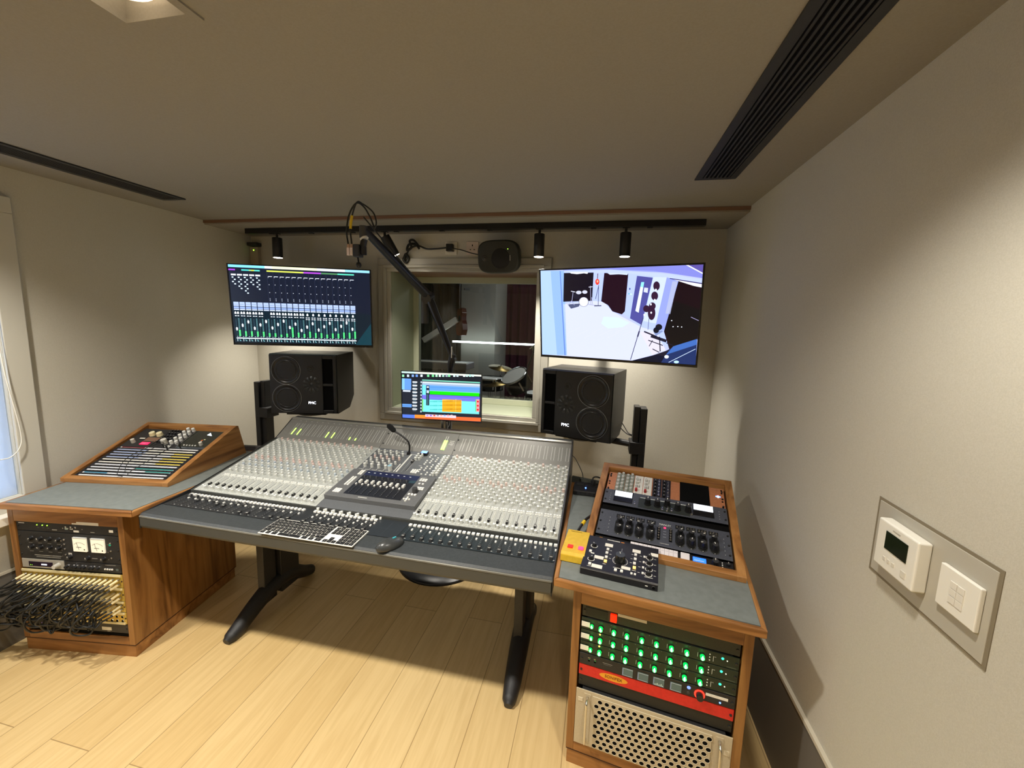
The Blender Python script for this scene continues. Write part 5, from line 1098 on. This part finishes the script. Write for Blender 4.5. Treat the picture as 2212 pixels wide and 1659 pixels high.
MB().box(-.042,.042,-.008,-.0002,-.042,.042,mat('socket_pinkish',hexc('d8c8bc'),.4)).build('plate',so,bevel=.001)
m=MB()
for a,b_,c_,d_ in ((-.003,.003,.012,.024),(-.018,-.009,-.012,-.007),(.009,.018,-.012,-.007)): m.box(a,b_,-.0086,-.008,c_,d_,VOID)
m.build('pin_hole',so)
cb_=thing('cable_bundle','bundle of black cable hanging above the window beside the socket','cable',T(-1.27,YB-.03,2.07))
m=MB(); m.tube(spline([(.24,-.01,-.004),(.16,-.01,-.012),(.08,0,-.01),(.02,0,.01),(-.03,.0,.0),(-.06,0,-.03),(-.07,0,-.07)],8),.006,CORD,8)
m.tube(spline([(.02,0,.01),(-.01,-.01,.045),(-.04,-.01,.04),(-.03,-.005,.0),(-.06,-.01,-.02),(-.05,0,.02),(.0,0,.02),(.03,-.01,-.01)],8),.008,CORD,8)
m.tube(spline([(-.075,0,-.045),(-.085,-.01,-.085),(-.07,0,-.10),(-.055,0,-.07),(-.075,0,-.04)],8),.010,CORD,8); m.build('cable',cb_)
cc=thing('speaker_lead','thin black lead from the socket to the wall speaker','cable',T(-1.0,YB-.04,2.06))
MB().tube(spline([(0,-.0,0),(.06,-.0,-.01),(.14,-.02,-.035),(.22,-.05,-.055)],8),.0035,CORD,8).build('lead',cc)
sb_=thing('wall_sensor','small beige wall box with a green light behind the left television','sensor',T(-2.585,YB,1.99))
MB().box(-.036,.036,-.03,-.0002,-.10,.095,mat('sensor_beige',hexc('b3a894'),.5)).build('body',sb_,bevel=.003); MB().cyl(0,0,0,.002,.004,.003,LIME,10).build('indicator_light',sb_,T(0,-.030,.070)@R(90,'X'))
MB().box(-.04,.045,-.05,-.0002,.100,.125,mat('bracket_dark',(.03,.03,.028),.6)).build('bracket',sb_,bevel=.004)  # dark bracket above the sensor box
# ------------------------------------------------------------------ things on the right wall
wp=thing('wall_plate','flat grey backing plate behind the thermostat and switch','wall plate',T(XR,.943,1.078))
MB().box(-.003,-.0002,-.149,.149,-.089,.089,mat('plate_grey',hexc('b9b4a6'),.5)).build('plate',wp,bevel=.001)
m=MB(); 
for a in ((-.156,.156,-.096,-.089),(-.156,.156,.089,.096),(-.156,-.149,-.089,.089),(.149,.156,-.089,.089)): m.box(-.0016,-.0002,*a,mat('plate_gap',hexc('857b66'),.9))
m.build('rim',wp)
th=thing('thermostat','white wall thermostat with a dark display, beside the switch','thermostat',T(XR-.003,.986,1.087))
MB().box(-.027,-.0003,-.060,.060,-.056,.056,WHITE).build('body',th,bevel=.004,seg=3)
MB().box(-.0285,-.027,-.036,.030,-.006,.036,mat('lcd_dark',hexc('1c2410'),.15)).build('display',th,bevel=.0005)
m=MB()
for k in range(3): m.box(-.0282,-.027,-.006+.014*k,.002+.014*k,-.034,-.026,mat('button_faint',hexc('e2ddd0'),.4))
m.box(-.0282,-.027,-.040,-.026,-.040,-.026,mat('button_faint',hexc('e2ddd0'),.4)); m.build('button',th); MB().box(-.0276,-.027,-.010,.012,.043,.046,mat('logo_faint',hexc('b8b4a8'),.4)).build('emblem',th)
sw=thing('light_switch','square white light switch right of the thermostat','switch',T(XR-.003,.850,1.082))
MB().box(-.009,-.0003,-.043,.043,-.043,.043,WHITE).build('plate',sw,bevel=.002)
m=MB()
for i in range(2):
    for j in range(3): m.box(-.0105,-.009,-.015+.0155*i,-.0005+.0155*i,-.022+.0148*j,-.0085+.0148*j,mat('rocker_white',hexc('ebe6da'),.3))
m.build('rocker',sw,bevel=.0004)
# ------------------------------------------------------------------ left window blind
bl=thing('roller_blind','pale translucent roller blind in the left window, glowing bluish white','blind',T(XL-.02,.76,1.35))
BLM=bpy.data.materials.new('blind_fabric'); BLM.use_nodes=True; _n=BLM.node_tree; _n.nodes.clear(); _o=_n.nodes.new('ShaderNodeOutputMaterial'); _m=_n.nodes.new('ShaderNodeMixShader'); _t=_n.nodes.new('ShaderNodeBsdfTranslucent'); _d=_n.nodes.new('ShaderNodeBsdfDiffuse')
_t.inputs[0].default_value=(.8,.85,.9,1); _d.inputs[0].default_value=(.75,.76,.78,1); _m.inputs[0].default_value=.4; _n.links.new(_t.outputs[0],_m.inputs[1]); _n.links.new(_d.outputs[0],_m.inputs[2]); _n.links.new(_m.outputs[0],_o.inputs[0])
MB().box(-.001,0,LY0-.76+.004,LY1-.76-.004,LZ0-1.35+.002,LZ1-1.35-.03,BLM).build('fabric',bl); MB().tube([(0,LY0-.76+.002,LZ1-1.35-.03),(0,LY1-.76-.002,LZ1-1.35-.03)],.018,WHITE,16).build('roller',bl)
bc=thing('blind_chain','thin white bead chain loop hanging at the left window','blind chain',T(XL+.035,1.22,1.4))
MB().tube(spline([(-.03,.03,.5),(-.012,.028,.2),(0,.030,-.1),(.0,.055,-.38),(.0,.045,-.47),(.0,.0,-.505),(.0,-.04,-.46),(.0,-.03,-.2),(-.02,.0,.2),(-.03,.02,.5)],10),.0022,WHITE,6).build('chain',bc)
# ------------------------------------------------------------------ the live room behind the glass
LYA,LYB=YB+.38,6.6; LXA,LXB=-4.2,2.2
LW=noisy('live_room_wall',hexc('8f8c84'),hexc('98958d'),150,.9,.2); 
struct(MB().box(LXA,LXB,LYA,LYB,-.1,0,mat('live_floor',hexc('9a8468'),.5)).build('floor'))
struct(MB().box(LXA,LXB,LYA,LYB,2.7,2.8,LW).build('ceiling')); struct(MB().box(LXA,LXB,LYB,LYB+.1,-.1,2.8,LW).build('wall_far'))
struct(MB().box(LXA-.1,LXA,LYA,LYB,-.1,2.8,LW).build('wall_far_left')); struct(MB().box(LXB,LXB+.1,LYA,LYB,-.1,2.8,LW).build('wall_far_right'))
m=MB(); m.box(LXA,XL-.1,LYA-.05,LYA,-.1,2.8,LW).box(XR+.1,LXB,LYA-.05,LYA,-.1,2.8,LW).box(XL-.1,XR+.1,LYA-.05,LYA,ZC+.1,2.8,LW); struct(m.build('wall_near'))
ll=bpy.data.lights.new('live_room_lamp','AREA'); ll.energy=13; ll.size=.6; ll.color=(.95,.97,1); lo=bpy.data.objects.new('live_room_lamp',ll); col.objects.link(lo); lo.location=(-.3,4.6,2.64)
t=thing('ceiling_panel_light','square white ceiling light in the live room','light',T(-.3,4.6,2.695)); MB().box(-.3,.3,-.3,.3,-.03,-.0005,mat('panel_lit',(1,1,.98),.4,0,2)).build('panel',t)
def curtain(x0,x1,y,z0,z1,c,label):
    t=thing('curtain',label,'curtain',T((x0+x1)/2,y,0)); n=int((x1-x0)*60); w2=(x1-x0)/2; m=MB(); v=[]
    for k in range(n+1):
        x=-w2+2*w2*k/n; yy=.04*math.sin(k*.75)+.02*math.sin(k*.31); v+= [(x,yy,z0),(x,yy,z1)]
    m.add(v,[(2*k,2*k+2,2*k+3,2*k+1) for k in range(n)],noisy('curtain_'+c,hexc(c),hexc(c),5,.95),None,None,True); m.build('fabric',t); MB().tube([(-w2,0,z1),(w2,0,z1)],.018,BLACKM,8).build('rail',t)
curtain(-1.50,2.0,6.3,.02,2.28,'3a0c1c','dark red curtain across the far end of the live room')
curtain(-3.4,-2.02,5.6,.02,2.3,'040405','black curtain at the left of the live room')
t=thing('linear_light','long thin bright white light strip in the live room','light',T(-1.45,5.45,1.29)); MB().box(-.64,.66,-.012,.012,-.012,.012,mat('strip_lit',(.9,1,1),.4,0,7)).build('tube',t)
MB().box(-.62,-.60,-.01,.01,-1.29,-.012,BLACKM).build('support',t); MB().box(.60,.62,-.01,.01,-1.29,-.012,BLACKM).build('support',t)
t=thing('linear_light','bright light strip above the dark red curtain','light',T(.1,6.2,2.42)); MB().box(-1.6,1.6,-.03,.03,-.05,.03,mat('cove_lit',(.95,.97,1),.4,0,1.6)).build('tube',t)
for x in (-1.5,1.5): MB().box(x,x+.02,-.01,.01,.03,.28,BLACKM).build('hanger',t)
# partition pier with the guitar
struct(MB().box(-2.02,-1.5,5.6,6.3,0,2.7,LW).build('trim_2'))
gt=thing('guitar','reddish brown acoustic guitar hanging on the grey pier','guitar',T(-1.94,5.40,1.60)@R(-52,'Z')@Matrix.Scale(.85,4))
def gpts(s): return [(s*x,s*z) for x,z in ((0,-.26),(.13,-.25),(.19,-.16),(.17,-.06),(.125,.0),(.12,.06),(.14,.12),(.10,.19),(0,.21),(-.10,.19),(-.14,.12),(-.12,.06),(-.125,0),(-.17,-.06),(-.19,-.16),(-.13,-.25))]
MB().prism(gpts(1),-.04,.04,mat('guitar_side',hexc('4a1a10'),.3),None,'y',mcap=mat('guitar_top',hexc('8a3a1c'),.25)).build('body',gt,bevel=.006)
MB().box(-.025,.025,-.055,-.035,.18,.56,mat('guitar_neck',hexc('2a160c'),.4)).build('neck',gt); MB().box(-.035,.035,-.055,-.035,.56,.70,BLACK).build('headstock',gt); MB().cyl(0,0,-.042,-.0405,.05,.05,VOID,20).build('sound_hole',gt,R(90,'X')@T(0,.03,0)@Matrix.Scale(-1,4,(0,0,1)))
MB().box(-.02,.02,.04,.13,.5,.53,BLACK).build('hanger',gt)
# drum kit
DK_=mat('drum_shell',(.012,.012,.014),.2); HD=mat('drum_head',hexc('c8c4bc'),.5); BR_=mat('cymbal_bronze',hexc('8f7a4c'),.4,1)
dk=thing('drum_kit','dark drum kit with chrome hardware seen through the control room window','drum kit',T(-.95,4.35,0))
def drum(x,y,z,r,h,tx,ty,nm):
    Mx=T(x,y,z)@R(tx,'X')@R(ty,'Y'); o=MB().cyl(0,0,0,h,r,r,DK_,28,mcap=HD).build(nm,dk,Mx)
    MB().lathe([(r+.001,h-.015),(r+.008,h-.012),(r+.008,h+.004),(r-.002,h+.006)],CHROME,None,28).build('rim',o)
    m=MB()
    for k in range(6):
        a=k*PI/3; m.box(-.008,.008,-.006,.006,h*.15,h*.85,CHROME,T((r+.008)*math.cos(a),(r+.008)*math.sin(a),0)@R(math.degrees(a)+90,'Z'))
    m.build('lug',o)
drum(.10,.0,.86,.15,.17,28,-22,'tom'); drum(-.28,.05,.80,.16,.14,0,0,'snare'); drum(.30,.35,.40,.2,.35,0,0,'floor_tom')
o=MB().cyl(0,0,-.22,.22,.28,.28,DK_,36,mcap=HD).build('bass_drum',dk,T(.02,.25,.30)@R(90,'X')); MB().lathe([(.281,-.23),(.292,-.23),(.292,-.20),(.281,-.20)],CHROME,None,36).build('rim',o)
def cymbal(x,y,z,r,tx,ty):
    MB().lathe([(.0001,.02),(.03,.018),(.04,.006),(r,-.004),(r,-.006),(.04,.003),(.0001,.012)],BR_,None,36).build('cymbal',dk,T(x,y,z)@R(tx,'X')@R(ty,'Y'))
    MB().tube([(x,y,.3),(x,y,z+.05)],.009,CHROME,10).tube([(x,y,.35),(x-.2,y,.01)],.008,CHROME,8).tube([(x,y,.35),(x+.2,y-.1,.01)],.008,CHROME,8).tube([(x,y,.35),(x+.05,y+.22,.01)],.008,CHROME,8).build('cymbal_stand',dk)
cymbal(-.20,.25,1.04,.15,6,10); cymbal(-.16,-.12,.90,.15,4,-8); cymbal(-.42,-.1,.82,.14,0,0)
MB().tube([(.30,-.05,.02),(.30,-.05,.98),(.26,-.02,1.02)],.010,CHROME,10).build('tom_stand',dk); MB().tube([(.12,-.2,.62),(.24,-.22,.70)],.012,CHROME,10).build('pedal_arm',dk); MB().tube([(-.28,.05,.0),(-.28,.05,.80)],.012,CHROME,10).build('snare_stand',dk)
ms_=thing('microphone_stand','thin black microphone stand leaning over the drum kit','stand',T(-.72,4.0,0))
MB().tube([(0,0,.01),(0,0,1.1),(.10,0,1.40)],.009,BLACKM,8).tube([(.02,0,1.32),(.16,0,1.42)],.008,CHROME,8).tube([(0,0,.06),(.25,.1,.01)],.008,BLACKM,8).tube([(0,0,.06),(-.25,.1,.01)],.008,BLACKM,8).tube([(0,0,.06),(0,-.25,.01)],.008,BLACKM,8).build('stand_tubes',ms_)
ro=thing('reflection_tube','leaning pale tube added in place of a reflection in the window glass','tube',T(-.50,4.05,0)); MB().tube([(.20,0,.0),(-.02,.02,1.06)],.042,mat('reflection_pale',hexc('b8baa6'),.7),16).tube([(-.02,.02,1.06),(-.16,.02,1.36)],.042,mat('reflection_pale',hexc('b8baa6'),.7),16).build('tube',ro)  # solid tube added for a pale reflection in the window glass
kb2=thing('keyboard_instrument','grey stage keyboard on a dark stand in the live room','keyboard instrument',T(-1.95,4.6,0))
MB().box(-.38,.42,-.15,.15,1.0,1.08,mat('stage_grey',hexc('6d6d70'),.4)).build('body',kb2,bevel=.01); MB().box(-.36,.40,-.14,-.02,1.08,1.085,WHITE).build('keybed',kb2)
for x in (-.3,.3): MB().box(x-.015,x+.015,-.12,.12,0,1.0,BLACKM).build('leg',kb2)
wb=thing('white_keyboard','narrow white keyboard standing tilted against the black curtain','keyboard instrument',T(-2.25,5.35,1.45)); MB().box(-.30,.30,-.02,.05,-.04,.04,WHITE,R(-32,'Y')).build('body',wb,bevel=.004); MB().box(-.03,.03,-.0,.04,-1.45,-.0,BLACKM).build('stand',wb)
